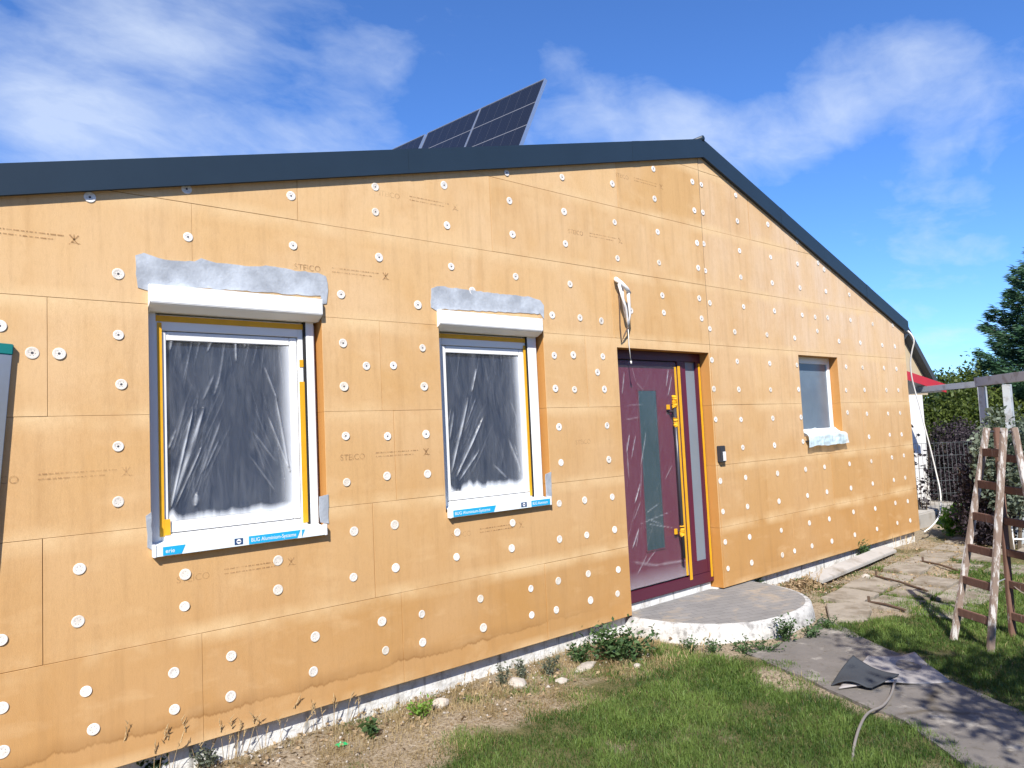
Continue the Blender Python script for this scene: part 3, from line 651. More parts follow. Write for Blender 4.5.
win2, _ = shutter_window('narrower window under a shorter shutter box, protected by clear film', w2L, w2R, 430, (444, 446, 449.5, 523, 526.8, 530, 531.6, 540.3), ((440.5, 318), (542.5, 325)), ((450, 511), (551.5, 497)), W2C,
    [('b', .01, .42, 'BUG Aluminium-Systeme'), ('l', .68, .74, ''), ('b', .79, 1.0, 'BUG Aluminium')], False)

# ---- small window on the right
g = G(); Y3 = .115
q0, q1 = w3L-.02, w3R+.005
gx1 = wall(829.5, 400, Y3).x
g.box((w3R-.06, .11, 1.5), (w3R-.0015, T+.002, 2.436)); g.box((gx1, Y3, 1.5), (w3R-.0605, T+.002, 2.436)); g.box((w3L+.0015, Y3, 1.5), (w3L+.06, T+.002, 2.436)); g.box((w3L+.0605, Y3, 2.36), (gx1-.0005, T+.002, 2.436)); g.box((w3L+.0605, Y3, 1.5), (gx1-.0005, T+.002, 1.60))
win3 = g.build('window', M['pvc'], house, bevel=.004); win3['label'] = 'small deep-set window with crumpled pale foil on its sill'
g = G(); g.box((w3L+.058, Y3+.012, 1.598), (gx1+.002, Y3+.018, 2.362)); g.build('pane', M['pane_small'], win3)
# foil hanging over the sill
def foil_sheet():
    nx, ns = 60, 44; V_ = []; prof = [(.11, 1.60), (.08, 1.580), (.02, 1.560), (-.025, 1.545), (-.045, 1.52), (-.050, 1.46), (-.052, 1.405)]
    xa, xb = w3L+.01, w3R-.003
    for j in range(ns):
        u = j/(ns-1)*(len(prof)-1); k = min(int(u), len(prof)-2); f = u-k
        y = prof[k][0]*(1-f)+prof[k+1][0]*f; z = prof[k][1]*(1-f)+prof[k+1][1]*f
        for i in range(nx):
            a = i/(nx-1); ov = max(0, (j/ns-.45)); x = xa-.02*ov+(xb-xa+.05*ov)*a
            nz = mnoise.noise((x*9, y*9+3, z*11)); n2 = mnoise.noise((x*24, 5, z*26))
            V_.append((x, min(y-.010*nz-.006*n2, .111), z+.018*nz+(.03*math.sin(a*9)+.02*a)*max(0, j/ns-.8)))
    idx = np.arange(nx*ns).reshape(ns, nx); Fq = np.stack([idx[:-1, :-1], idx[:-1, 1:], idx[1:, 1:], idx[1:, :-1]], -1).reshape(-1, 4)
    o = mesh_np('sill_foil', np.array(V_), Fq, M['film_blue'], win3); n = len(V_)
    hz = .62+.25*np.array([mnoise.noise((v[0]*7, 2, v[2]*9)) for v in V_])
    for nm, arr in (('crease', np.zeros(n)), ('haze', hz)): o.data.attributes.new(nm, 'FLOAT', 'POINT').data.foreach_set('value', arr.astype(np.float32))
    o.data.polygons.foreach_set('use_smooth', [True]*len(o.data.polygons))
foil_sheet()
g = G(); g.box((w3L+.02, -.03, 1.463), (w3R-.004, .11, 1.475)); g.build('window_sill', M['darkmetal'], win3, bevel=.002)

# ---- front door
YD = .115
Xd = lambda px, py, Y=YD: wall(px, py, Y).x
leaf_r = Xd(681.8, 470); sp0, sp1 = Xd(691.3, 470), Xd(701.3, 470)
zD0, zD1 = .203, 2.396; zL0, zL1 = .30, 2.315
g = G()
g.box((dL+.001, YD-.01, zL0), (dL+.06, T+.003, zD1)); g.box((leaf_r+.012, YD-.01, zL0), (leaf_r+.09, T+.003, zL1)); g.box((sp1, YD-.01, zL0), (dR-.001, T+.003, zL1))
g.box((dL+.0605, YD-.01, zL1+.0005), (dR-.001, T+.003, zD1)); g.box((dL+.001, YD-.012, zD0), (dR-.001, T+.003, zL0-.001))
g.box((leaf_r+.0905, YD-.005, zL0), (sp1-.0005, T+.003, zL0+.12)); 
door = g.build('front_door', M['purple_dark'], house, bevel=.004)
g = G(); g.box((dL+.062, YD+.003, zL0+.012), (leaf_r+.008, T+.0025, zL1-.008)); leaf = g.build('door_leaf', M['purple'], door, bevel=.004)
g = G(); a, b = wall(638, 390, YD), wall(664.7, 545.6, YD); g.box((a.x, YD-.0015, .615), (b.x, YD+.0025, 2.035)); g.build('leaf_pane', M['pane_door'], door)
g = G()
for (x0, x1, z0, z1) in ((a.x-.012, a.x-.0005, .603, 2.047), (b.x+.0005, b.x+.012, .603, 2.047), (a.x-.0004, b.x+.0004, .603, .6145), (a.x-.0004, b.x+.0004, 2.0355, 2.047)): g.box((x0, YD-.004, z0), (x1, YD+.0028, z1))
g.build('pane_trim', M['purple_dark'], door)
g = G(); g.box((leaf_r+.0905, YD+.012, zL0+.121), (sp1-.0005, YD+.018, zL1-.001)); g.build('side_pane', M['pane_grey'], door)
g = G(); x_ = leaf_r+.091; g.box((x_, YD-.002, zL0+.121), (sp0, YD+.0115, zL1-.001)); g.build('side_frame', M['purple'], door)
# pull bar
hx = Xd(678.6, 470, YD-.075)
g = G(); g.tube([(hx, YD-.075, .50), (hx, YD-.075, 1.93)], .016, 12); bar = g.build('door_handle', M['darkmetal'], door, smooth=True)
g = G()
for z in (.74, 1.84): g.tube([(hx, YD-.075, z), (hx, YD+.004, z)], .012, 8)
g.build('handle_bracket', M['darkmetal'], door)
g = G(); 
for z0, z1, r_ in ((1.70, 1.79, .021), (1.87, 1.98, .024), (.70, .79, .022)):
    n = 9; pts_ = [(hx+random.uniform(-.006, .006), YD-.075+random.uniform(-.006, .006), z0+(z1-z0)*i/(n-1)) for i in range(n)]; g.tube(pts_, r_, 8)
g.box((hx-.05, YD-.03, 1.86), (hx-.012, YD-.018, 1.905)); g.box((hx-.045, YD-.03, .715), (hx-.012, YD-.018, .765))
g.build('masking_tape', M['tape'], door, bevel=.003)
for pxt, hw, z0, z1, yo in ((681.2, .013, zL0+.02, 2.26, .0), (684.8, .018, zL0-.03, 2.27, .0), (705.4, .014, zL0-.05, 2.30, .0)):
    xc = Xd(pxt, 470, YD-.014); g = G(); g.box((xc-hw, YD-.0165, z0), (xc+hw, YD-.0125, z1)); g.build('masking_tape', M['tape'], door)
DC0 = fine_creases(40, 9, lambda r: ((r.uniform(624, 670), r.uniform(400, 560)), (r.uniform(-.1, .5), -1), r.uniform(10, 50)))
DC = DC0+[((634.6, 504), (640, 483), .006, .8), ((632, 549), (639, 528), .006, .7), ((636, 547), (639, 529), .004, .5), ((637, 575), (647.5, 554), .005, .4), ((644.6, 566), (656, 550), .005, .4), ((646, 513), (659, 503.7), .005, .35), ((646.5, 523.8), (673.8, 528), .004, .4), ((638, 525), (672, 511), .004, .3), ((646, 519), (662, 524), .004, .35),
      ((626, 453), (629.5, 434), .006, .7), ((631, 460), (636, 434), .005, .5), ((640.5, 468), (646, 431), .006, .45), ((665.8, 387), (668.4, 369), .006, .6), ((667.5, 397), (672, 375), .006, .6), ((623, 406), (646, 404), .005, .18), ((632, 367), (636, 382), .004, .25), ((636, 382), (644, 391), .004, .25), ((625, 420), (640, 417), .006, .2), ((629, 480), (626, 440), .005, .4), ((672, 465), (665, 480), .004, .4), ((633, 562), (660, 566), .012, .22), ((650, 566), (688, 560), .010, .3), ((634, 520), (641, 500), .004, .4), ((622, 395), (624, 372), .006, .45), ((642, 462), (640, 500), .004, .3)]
hzd = lambda u, v: .22*np.clip((.075-v)/.075, 0, 1)+.012
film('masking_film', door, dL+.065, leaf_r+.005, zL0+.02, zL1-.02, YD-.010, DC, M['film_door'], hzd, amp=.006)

# ------------------------------------------------------------------ things on and at the wall
# small bell unit
p0 = wall(717, 446, 0.0); p1 = wall(723.4, 462, 0.0)
bell = empty('bell_unit', (p0.x, .02, p1.z), 'small grey and black bell unit hanging on the boards right of the front door', 'bell unit')
g = G(); g.box((p0.x, -.035, p1.z), (p1.x, .023, p0.z)); g.build('housing', M['darkmetal'], bell, bevel=.006)
g = G(); g.box((p0.x+.035, -.040, p1.z+.012), (p1.x-.005, -.0355, p0.z-.055)); g.build('front_panel', M['rail'], bell, bevel=.003)
# bundled cable above the door
a = wall(616, 280); 
bun = empty('cable_bundle', (a.x, 0, a.z), 'bundle of white wrapped cable hanging from a hole above the front door', 'cable')
def wp(px, py, Y): return wall(px, py, Y)
g = G(); g.tube([wp(615.5, 279, .01), wp(617, 280, -.05), wp(621, 283, -.08), wp(627, 289, -.09), wp(629.5, 293, -.07)], .022, 10, taper=.016); g.tube([wp(619, 284, -.07), wp(622, 296, -.09), wp(626, 308, -.085), wp(627.5, 320, -.06), wp(628, 327, -.05)], .013, 8, taper=.008)
g.tube([wp(628, 292, -.07), wp(629, 303, -.09), wp(630, 315, -.07), wp(628, 328, -.05)], .016, 8, taper=.006); g.tube([wp(622, 286, -.05), wp(623, 300, -.06), wp(626, 318, -.05)], .012, 8)
g.build('plastic_wrap', M['foil'], bun, smooth=True)
g = G(); g.tube([wp(618.5, 284, -.04), wp(619.5, 305, -.035), wp(620, 325, -.02), wp(621.5, 342, -.012), wp(624, 336, -.03), wp(628, 327, -.05)], .006, 6); g.build('cable', M['cable_dark'], bun, smooth=True)
g = G(); g.tube([wp(628, 325, -.05), wp(629, 345, -.03), wp(631, 362, -.02)], .0035, 6); g.tube([wp(631, 361, -.02), wp(631.3, 364, -.02)], .008, 6); g.build('pull_cord', M['cable_white'], bun, smooth=True)
# long cable from the eave
pp = [(905, 329, 10.25), (911, 334, 10.2), (914, 341, 10.2), (912, 351, 10.25), (910.5, 362, 10.3), (911.5, 376, 10.35), (915, 391, 10.4), (919, 404, 10.4), (924, 424, 10.4), (930, 447, 10.4), (936, 472, 10.4), (940, 490, 10.35), (941, 505, 10.3), (938.5, 517, 10.2), (932, 526, 10.1), (924, 532, 10.05)]
P = [at(*q) for q in pp]
def smooth_path(P, k=5):
    P = [Vector(p) for p in P]; out = []
    for i in range(len(P)-1):
        p0, p1, p2, p3 = P[max(i-1, 0)], P[i], P[i+1], P[min(i+2, len(P)-1)]
        for j in range(k):
            t_ = j/k; out.append(.5*((2*p1)+(p2-p0)*t_+(2*p0-5*p1+4*p2-p3)*t_**2+(3*p1-p0-3*p2+p3)*t_**3))
    return out+[P[-1]]
g = G(); g.tube(smooth_path(P), .010, 7)
tag(g.build('hanging_cable', M['cable_white'], loc=P[-1], smooth=True), 'long pale cable dangling from the right eave down to the ground', 'cable')

# solar panels on the roof: faces tilt towards -X
pt = at(545, 78, 7.0); pl = wall(519, 147, pt.y); dd = (pl-pt).normalized()   # going down the face
Hh = 1.13; wY = .985
GLAB = ['nearest solar panel of the tilted row on the roof edge', 'middle solar panel of the tilted row on the roof', 'farthest solar panel of the tilted row, mostly behind the roof edge']
for k in range(3):
    y0 = pt.y+k*(wY+.006)+(.045 if k == 2 else 0); top = Vector((pt.x, y0, pt.z+.08*(y0-pt.y))); bot = top+dd*Hh; nn = Vector((0, 1, 0)).cross(dd).normalized()
    if nn.x > 0: nn = -nn
    sp_ = empty('solar_panel', (bot.x, y0, bot.z), GLAB[k], 'solar panel', 'solar panels on the roof')
    ey = Vector((0, wY, .08*wY)); th = nn*-.034; fwid = .010
    g = G()
    def slab(c0, c1, d0, d1):
        P0 = [top+dd*d0+ey*(c0/wY), top+dd*d0+ey*(c1/wY), top+dd*d1+ey*(c1/wY), top+dd*d1+ey*(c0/wY)]; g.prism(P0, th)
    slab(0, fwid, 0, Hh); slab(wY-fwid, wY, 0, Hh); slab(fwid, wY-fwid, 0, fwid); slab(fwid, wY-fwid, Hh-fwid, Hh)
    g.build('panel_frame', M['alu'] if k < 9 else M['alu'], sp_)
    g = G(); o_ = nn*-.004
    ea, eb = ey*(fwid/wY), ey*(1-fwid/wY); P0 = [top+dd*fwid+ea+o_, top+dd*fwid+eb+o_, top+dd*(Hh-fwid)+eb+o_, top+dd*(Hh-fwid)+ea+o_]
    g.prism(P0, nn*-.02); cg = g.build('solar_cells', M['solar'], sp_, fix=False)
    uv = [(0, 0, 0), (1, 0, 0), (1, 1, 0), (0, 1, 0)]*2; at_ = cg.data.attributes.new('uvw', 'FLOAT_VECTOR', 'POINT'); at_.data.foreach_set('vector', [c for u in uv for c in u])
    g = G()
    for yy in (y0+.10, y0+wY-.10):
        A_ = top+dd*(Hh-.30)+Vector((0, yy-y0, 0))+th; rx = A_.x+.16; B_ = Vector((rx, yy, ztop(rx)+.01)); g.beam(A_, B_, .03, .03)
        C_ = top+dd*(Hh-.02)+Vector((0, yy-y0, 0))+th; g.beam(C_, B_, .03, .03)
    g.build('support_bracket', M['darkmetal'], sp_)

# aluminium straightedge leaning on the boards at the left edge
tr = wall(12.2, 352, -.016); br = Vector((tr.x-.17, -.024, -.01))
lad = empty('aluminium_straightedge', (br.x, br.y, 0), 'aluminium straightedge with teal end cap leaning upright on the boards at the left edge', 'straightedge')
d = (tr-br).normalized(); h_ = Vector((-.05, 0, 0))
g = G(); g.beam(br+h_, tr+h_-d*.012, .100, .020, (0, -1, 0)); g.build('profile', M['alu'], lad, bevel=.002)
g = G(); g.beam(tr+h_-d*.0115, tr+h_+d*.040, .106, .026, (0, -1, 0)); g.build('end_cap', M['teal'], lad, bevel=.004)

# ------------------------------------------------------------------ entrance step
cx, cy, ax_, by_ = 5.69, .12, .93, 1.06
def step_outline(k, n=48, m=2.35):
    out = []
    for i in range(n+1):
        a = math.pi*i/n; c, s_ = math.cos(a), math.sin(a)
        out.append((cx+k*ax_*math.copysign(abs(c)**(2/m), c), cy-k*by_*abs(s_)**(2/m)))
    return out
step = empty('entrance_step', (cx, -.3, 0), 'rounded whitewashed concrete step in front of the plum door', 'step')
ZS = .132
g = G()
lo = step_outline(1.03); hi = step_outline(1.0); n = len(lo)
rngs = [[(x, y, -.1) for x, y in lo], [(x+random.uniform(-.005, .005), y, .05) for x, y in step_outline(1.015)], [(x, y, ZS-.014) for x, y in hi], [(x, y, ZS-.003) for x, y in step_outline(.985)], [(x, y, ZS-.003) for x, y in step_outline(.90)]]
vs = [v for r_ in rngs for v in r_]
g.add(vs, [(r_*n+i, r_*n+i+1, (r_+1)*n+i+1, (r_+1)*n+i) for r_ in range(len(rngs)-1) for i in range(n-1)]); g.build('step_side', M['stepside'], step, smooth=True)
g = G(); g.prism([(x, y, ZS-.02) for x, y in step_outline(.955)], (0, 0, .021)); g.build('step_paving', M['paving'], step)

# ------------------------------------------------------------------ ground
def inpoly(x, y, P):
    c = np.zeros(x.shape, bool); j = len(P)-1
    for i in range(len(P)):
        xi, yi, xj, yj = P[i][0], P[i][1], P[j][0], P[j][1]
        c ^= ((yi > y) != (yj > y)) & (x < (xj-xi)*(y-yi)/(yj-yi+1e-12)+xi); j = i
    return c
def gp(l): return [tuple(gnd(*p)[:2]) for p in l]
PATH = gp([(742, 652), (800, 676), (850, 700), (905, 722), (972, 772), (1100, 800), (1150, 760), (1024, 713), (950, 681), (900, 655), (866, 640), (845, 628), (822, 618), (800, 640)])
LAWN1 = gp([(300, 800), (375, 770), (430, 742), (480, 724), (545, 700), (600, 680), (632, 662), (640, 645), (690, 650), (745, 648), (806, 674), (856, 697), (911, 719), (980, 770), (1010, 800), (700, 1000), (300, 1000)])
LAWN2 = gp([(845, 636), (900, 655), (950, 681), (1024, 713), (1150, 760), (1300, 640), (1200, 560), (1024, 545), (985, 540), (960, 560), (962, 590), (920, 592), (900, 612), (868, 618)])
def fbm(x, y, s, seed=0):
    xs = np.asarray(x); return np.array([mnoise.fractal((a*s+seed, b*s, seed*1.7), 1.0, 2.0, 4) for a, b in zip(xs.ravel(), np.asarray(y).ravel())]).reshape(xs.shape)
def dist_poly(x, y, P):
    d = np.full(x.shape, 9e9)
    for i in range(len(P)):
        a, b = P[i], P[(i+1) % len(P)]; dd_, _ = seg_d(x, y, a, b); d = np.minimum(d, dd_)
    return d
def lawn_density(x, y):
    n1 = fbm(x, y, 1.6, 3); n2 = fbm(x, y, 5, 9); out = np.zeros(x.shape)
    for P_, soft in ((LAWN1, .45), (LAWN2, .18)):
        ins = inpoly(x, y, P_); d = dist_poly(x, y, P_); sd = np.where(ins, d, -d)
        out = np.maximum(out, np.clip((sd+.10+n1*.35+n2*.16)/soft, 0, 1)*np.clip(1.15+n1*.9+n2*.5, .25, 1))
    pth = inpoly(x, y, PATH); dp = dist_poly(x, y, PATH); out = np.where(pth & (dp > .05+.09*n1+.10*n2), 0, out)
    scat = ((x > 6.4) & (x < 11.5) & (y > -1.7) & (y < .05))*np.clip(.12+n1*.8+n2*.6, 0, .7) + ((x < 5.0) & (y > -1.2) & (y < .03))*np.clip(-.05+n1*.8+n2*.5, 0, .45)
    step_ = (np.abs(x-cx) < ax_*1.04) & (y > cy-by_*1.04)
    out = np.where(step_, 0, np.maximum(out, np.where(pth, 0, scat)))
    return out
xs = np.concatenate([[-400, -120, -40, -15, -6], np.arange(-3, 14.01, .09), [16, 20, 28, 45, 90, 200, 500]])
ys = np.concatenate([[-400, -120, -40, -18, -10, -7], np.arange(-5, 2.01, .09), [3, 5, 9, 16, 30, 60, 150, 500]])
GX, GY = np.meshgrid(xs, ys); den_ = np.zeros(GX.shape); near = (GX > -3.1) & (GX < 14.1) & (GY > -5.1) & (GY < 2.1)
den_[near] = lawn_density(GX[near], GY[near]); den_[~near] = .8
GZ = np.zeros(GX.shape); GZ[near] = .02*fbm(GX[near], GY[near], 2.2, 5)-.006
pm = inpoly(GX, GY, PATH) & near; GZ[pm] = -.02
GZ = np.where(near & (GY > .0) & (GX < 11), np.minimum(GZ, .0), GZ)
idx = np.arange(GX.size).reshape(GX.shape); Fq = np.stack([idx[:-1, :-1], idx[:-1, 1:], idx[1:, 1:], idx[1:, :-1]], -1).reshape(-1, 4)
def ground_mat():
    t = NT('soil_and_lawn'); p = t.pos(); a = t.attr('shade').outputs['Fac']
    c = t.mix(t.noise(p, 3, 6, .65), (.24, .19, .13), (.42, .345, .245))
    c = t.mix(t.ramp(t.noise(p, 26, 5, .7), (.52, 0), (.66, .8)), c, (.46, .40, .31))
    c = t.mix(t.ramp(t.noise(p, 55, 3, .6), (.38, .75), (.5, 0)), c, (.12, .085, .05))
    gcol = t.mix(t.noise(p, 9, 4), (.075, .080, .030), (.17, .15, .070))
    c = t.mix(t.ramp(a, (.15, 0), (.75, 1)), c, gcol)
    return t.done(t.bsdf(c, .95, t.math('ADD', t.noise(p, 45, 6, .7), t.noise(p, 9, 3)), .9, .02, spec=.1))
go = mesh_np('ground', np.stack([GX, GY, GZ], -1).reshape(-1, 3), Fq, ground_mat(), shade=den_.ravel()); tag(go, kind='structure')
go.data.polygons.foreach_set('use_smooth', [True]*len(go.data.polygons))
def path_mat():
    t = NT('worn_path_slabs'); p = t.pos()
    c = t.mix(t.noise(p, 5, 6, .65), (.115, .105, .095), (.21, .19, .17))
    c = t.mix(t.ramp(t.noise(p, 3.4, 6, .7), (.55, 0), (.68, .8)), c, (.40, .37, .32))
    c = t.mix(t.ramp(t.noise(p, 16, 6, .7), (.56, 0), (.66, .7)), c, (.10, .085, .06))
    wp_ = t.n('ShaderNodeVectorMath', operation='ADD'); t.put(wp_.inputs[0], p); t.put(wp_.inputs[1], t.scale(t.n('ShaderNodeTexNoise', ins={'Scale': 5, 'Detail': 4}).outputs['Color'], (.22, .22, 0)))
    vo = t.n('ShaderNodeTexVoronoi', feature='DISTANCE_TO_EDGE', ins={'Scale': .8, 'Vector': wp_.outputs[0]}); ed = t.ramp(vo.outputs[0], (.004, 1), (.03, 0)); ed = t.math('MULTIPLY', ed, t.ramp(t.noise(p, 2, 3), (.42, 0), (.6, 1)))
    c = t.mix(t.math('MULTIPLY', ed, .75), c, (.07, .055, .035))
    return t.done(t.bsdf(c, .92, t.noise(p, 30, 6, .7), .7, .008, spec=.2))
# path: irregular edged sheet
Pp = []
for i in range(len(PATH)):
    a, b = Vector((*PATH[i], 0)), Vector((*PATH[(i+1) % len(PATH)], 0)); k = max(1, int((b-a).length/.05))
    for j in range(k):
        q = a.lerp(b, j/k); f = .035*mnoise.noise((q.x*5, q.y*5, 1))+.015*mnoise.noise((q.x*19, q.y*19, 4)); Pp.append((q.x+f, q.y+f, .006))
g = G(); g.prism(Pp, (0, 0, -.06)); po = g.build('path', path_mat()); tag(po, kind='structure')
sm_ = simple('dusty_slab', (.285, .25, .20), .92, .25, 6, bump=.6, dirt=(.17, .14, .10), dscale=4, dlo=.45, dhi=.62)
g = G()
for i in range(8):
    for j in range(3):
        x0, y0 = 6.75+i*.56+random.uniform(-.03, .03), -.98-j*.42+.10*(i % 2)*0+i*.045; w_, d_ = .50+random.uniform(-.06, .03), .36+random.uniform(-.04, .03)
        if random.random() < .12: continue
        q = [(x0, y0), (x0+w_, y0+.04), (x0+w_, y0+d_+.04), (x0, y0+d_)]; P_ = []
        for k in range(4):
            a, b = q[k], q[(k+1) % 4]
            for m in range(6): f = m/6; P_.append((a[0]+(b[0]-a[0])*f+random.uniform(-.012, .012), a[1]+(b[1]-a[1])*f+random.uniform(-.012, .012)))
        tx, ty, z0 = random.uniform(-.02, .02), random.uniform(-.025, .025), random.uniform(.008, .026)
        vs = [(x, y, z0+tx*(x-x0)+ty*(y-y0)) for x, y in P_]; n_ = len(vs)
        g.add(vs+[(x, y, -.05) for x, y, z in vs], [tuple(range(n_))]+[(k, (k+1) % n_, (k+1) % n_+n_, k+n_) for k in range(n_)])
tag(g.build('paving_slabs', sm_), kind='structure')
SL2 = [gp([(826, 606), (868, 604), (872, 612), (868, 622), (830, 622)])]
g = G(); g.prism([(x, y, -.03) for x, y in SL2[0]], (0, 0, .055)); tag(g.build('paving', sm_, bevel=.006), kind='structure')

# grass: blades as one stuff object
def blades(n, box, densf, hmin, hmax, wid, name, mat, seed, lie=0.0):
    r = np.random.default_rng(seed)
    x = r.uniform(box[0], box[1], n); y = r.uniform(box[2], box[3], n)
    # only where some camera near the photograph's could see
    rel = np.stack([x, y+DW], 1); f2 = np.array([fw.x, fw.y]); r2 = np.array([rt0.x, rt0.y]); dep = rel@f2; lat = rel@r2
    keep = (dep > 1.5) & (np.abs(lat) < dep*.86+.6); keep &= r.uniform(size=n) < np.clip(5.2/np.maximum(dep, 1), .25, 1)**1.3
    x, y, dep = x[keep], y[keep], dep[keep]
    d = densf(x, y); k2 = r.uniform(size=len(x)) < d; x, y, dep, d = x[k2], y[k2], dep[k2], d[k2]; n = len(x)
    cl = fbm(x, y, 2.8, 21); tn = fbm(x, y, 9, 2)
    h = r.uniform(hmin, hmax, n)*(.55+.45*d)*(1+.55*cl+.25*tn); w = wid*r.uniform(.7, 1.3, n)*np.clip(dep/5, .8, 2.2)
    th = r.uniform(0, 2*np.pi, n); le = r.normal(0, .75, n); le = le+np.sign(le)*lie; ph = r.uniform(0, 2*np.pi, n)
    s = np.stack([np.cos(th), np.sin(th), 0*th], 1)*w[:, None]/2; bend = np.stack([np.cos(ph), np.sin(ph), 0*ph], 1)*(h*np.abs(le))[:, None]
    b0 = np.stack([x, y, np.full(n, -.012)], 1); up_ = np.zeros((n, 3)); up_[:, 2] = h
    m = b0+up_*.6+bend*.35; tp = b0+up_*np.clip(1-.35*np.abs(le), .25, 1)[:, None]+bend
    V_ = np.stack([b0-s, b0+s, m+s*.8, m-s*.8, tp], 1).reshape(-1, 3)
    i0 = np.arange(n)[:, None]*5
    Ft = np.concatenate([i0+[0, 1, 2], i0+[0, 2, 3], i0+[3, 2, 4]], 1).reshape(-1, 3)
    sh = np.clip(.45+.75*cl+.4*tn+r.normal(0, .25, n), 0, 1); sh = np.repeat(sh, 5)
    return mesh_np(name, V_, Ft, mat, shade=sh)
tag(blades(640000, (1.2, 9.5, -4.2, .2), lawn_density, .016, .062, .0036, 'grass', M['grass'], 11), kind='stuff')
def straw_density(x, y):
    n = fbm(x, y, 2.4, 77); d = np.clip(1.2-np.abs(y+.30)/.62, 0, 1)*(y < .05)*(x < 4.7)*np.clip(.55+n*1.3, .05, 1)+((x > 6.6) & (y > -1.6) & (y < .05))*np.clip(n*.8, 0, .4)
    return np.where(inpoly(x, y, PATH), 0, d)
def dry_density(x, y):
    d = lawn_density(x, y); n = fbm(x, y, 3.2, 31); strip = np.clip(1.25-(np.abs(y+.22))/.60, 0, 1)*(y < .055)*(x < 4.9)
    far = ((x > 6.6) & (y > -1.6) & (y < .055))*.28
    inl = np.clip(d, 0, 1)*np.clip(.10+fbm(x, y, 1.1, 44)*.4, .03, .4)
    pth = inpoly(x, y, PATH); base = np.clip(strip*(.62+n*1.1), 0, 1)+far*(.3+n)*(1-d)+inl
    base = np.where((x > cx-ax_*1.03) & (x < cx+ax_*1.03) & (y > cy-by_*1.02), 0, base)
    return np.where(pth, base*.05, base)
tag(blades(260000, (.8, 12, -4.2, .055), dry_density, .03, .085, .003, 'dry_grass', M['drygrass'], 12), kind='stuff')

tag(blades(170000, (.8, 12, -1.7, .05), straw_density, .02, .05, .0028, 'straw_litter', M['drygrass'], 13, lie=2.4), kind='stuff')
# dead leaves and debris along the plinth
def litter(name, centres, mat, size):
    P_ = []
    for (x, y, sx, sy, n, hz) in centres:
        a = rng.normal(size=(n, 2)); r2 = (a**2).sum(1); P_.append(np.stack([x+a[:, 0]*sx, np.minimum(y+a[:, 1]*sy, .05), .006+hz*np.exp(-r2)*rng.uniform(.2, 1, n)+rng.uniform(0, .01, n)], 1))
    P_ = np.concatenate(P_); ax = rng.normal(size=(len(P_), 3)); ax[:, 2] *= .25
    V_, F_, sh = leaves(P_, size, .6, axis=ax, jitter=.05); return mesh_np(name, V_, F_, mat, shade=sh)
c_ = gnd(808, 588); e_ = gnd(880, 560)
tag(litter('leaf_litter', [(c_.x, c_.y+.05, .22, .12, 700, .07), (c_.x+.5, c_.y+.1, .4, .1, 350, .03), (3.2, -.25, 1.2, .2, 260, .004), (9.5, -.5, 1.2, .35, 420, .008), (2.0, -.1, .6, .12, 250, .01), (8.0, -.9, .7, .3, 250, .006)], M['litter'], .032), kind='stuff')
def pebbles(name, n):
    V_ = []; F_ = []
    for i in range(n):
        r_ = random.random()
        if r_ < .6: x, y = random.uniform(1.3, 4.7), -abs(random.gauss(0, .28))+.05
        elif r_ < .8: x, y = random.gauss(4.35, .2), random.gauss(-.3, .12)
        else: x, y = random.uniform(6.6, 11), random.uniform(-1.1, .05)
        if y > .06: continue
        s_ = random.uniform(.004, .014)*(1.5 if random.random() < .1 else 1); b = len(V_)
        for d in ((1, 0, 0), (0, 1, 0), (-1, 0, 0), (0, -1, 0), (0, 0, .7), (0, 0, -.5)): V_.append((x+d[0]*s_*random.uniform(.7, 1.3), y+d[1]*s_*random.uniform(.7, 1.3), .004+d[2]*s_))
        F_ += [(b, b+1, b+4), (b+1, b+2, b+4), (b+2, b+3, b+4), (b+3, b, b+4), (b+1, b, b+5), (b+2, b+1, b+5), (b+3, b+2, b+5), (b, b+3, b+5)]
    return mesh_np(name, np.array(V_), np.array(F_), M['stone'])
tag(pebbles('gravel', 420), kind='stuff')
# countable stones
def stone(p, s, label):
    bm = bmesh.new(); bmesh.ops.create_icosphere(bm, subdivisions=2, radius=1); sd = random.uniform(0, 50)
    for v in bm.verts:
        f = 1+.35*mnoise.noise(v.co*1.3+Vector((sd, 0, 0))); v.co = Vector((v.co.x*s[0]*f, v.co.y*s[1]*f, v.co.z*s[2]*f))
    me = bpy.data.meshes.new('stone'); bm.to_mesh(me); bm.free(); me.materials.append(M['stone'])
    o = link('stone', me, None, (p.x, p.y, s[2]*.45)); o.rotation_euler.z = random.uniform(0, 3); tag(o, label, 'stone', 'stones in the dirt strip')
stone(gnd(441, 706), (.06, .05, .035), 'grey rounded stone in the dirt strip below the narrower shuttered window')
stone(gnd(517, 686), (.075, .05, .04), 'tan lump of rubble beside the grey weeds at the plinth')
stone(gnd(585, 668), (.13, .05, .018), 'long flat stone slab in the dirt left of the bushy weed')
stone(gnd(562, 682), (.045, .035, .02), 'small dark flat stone in front of the long flat slab')
stone(gnd(637, 667), (.03, .025, .018), 'small white stone at the lawn edge in front of the bushy weed')
stone(gnd(866, 578), (.05, .04, .03), 'white stone lying in front of the concrete plank')
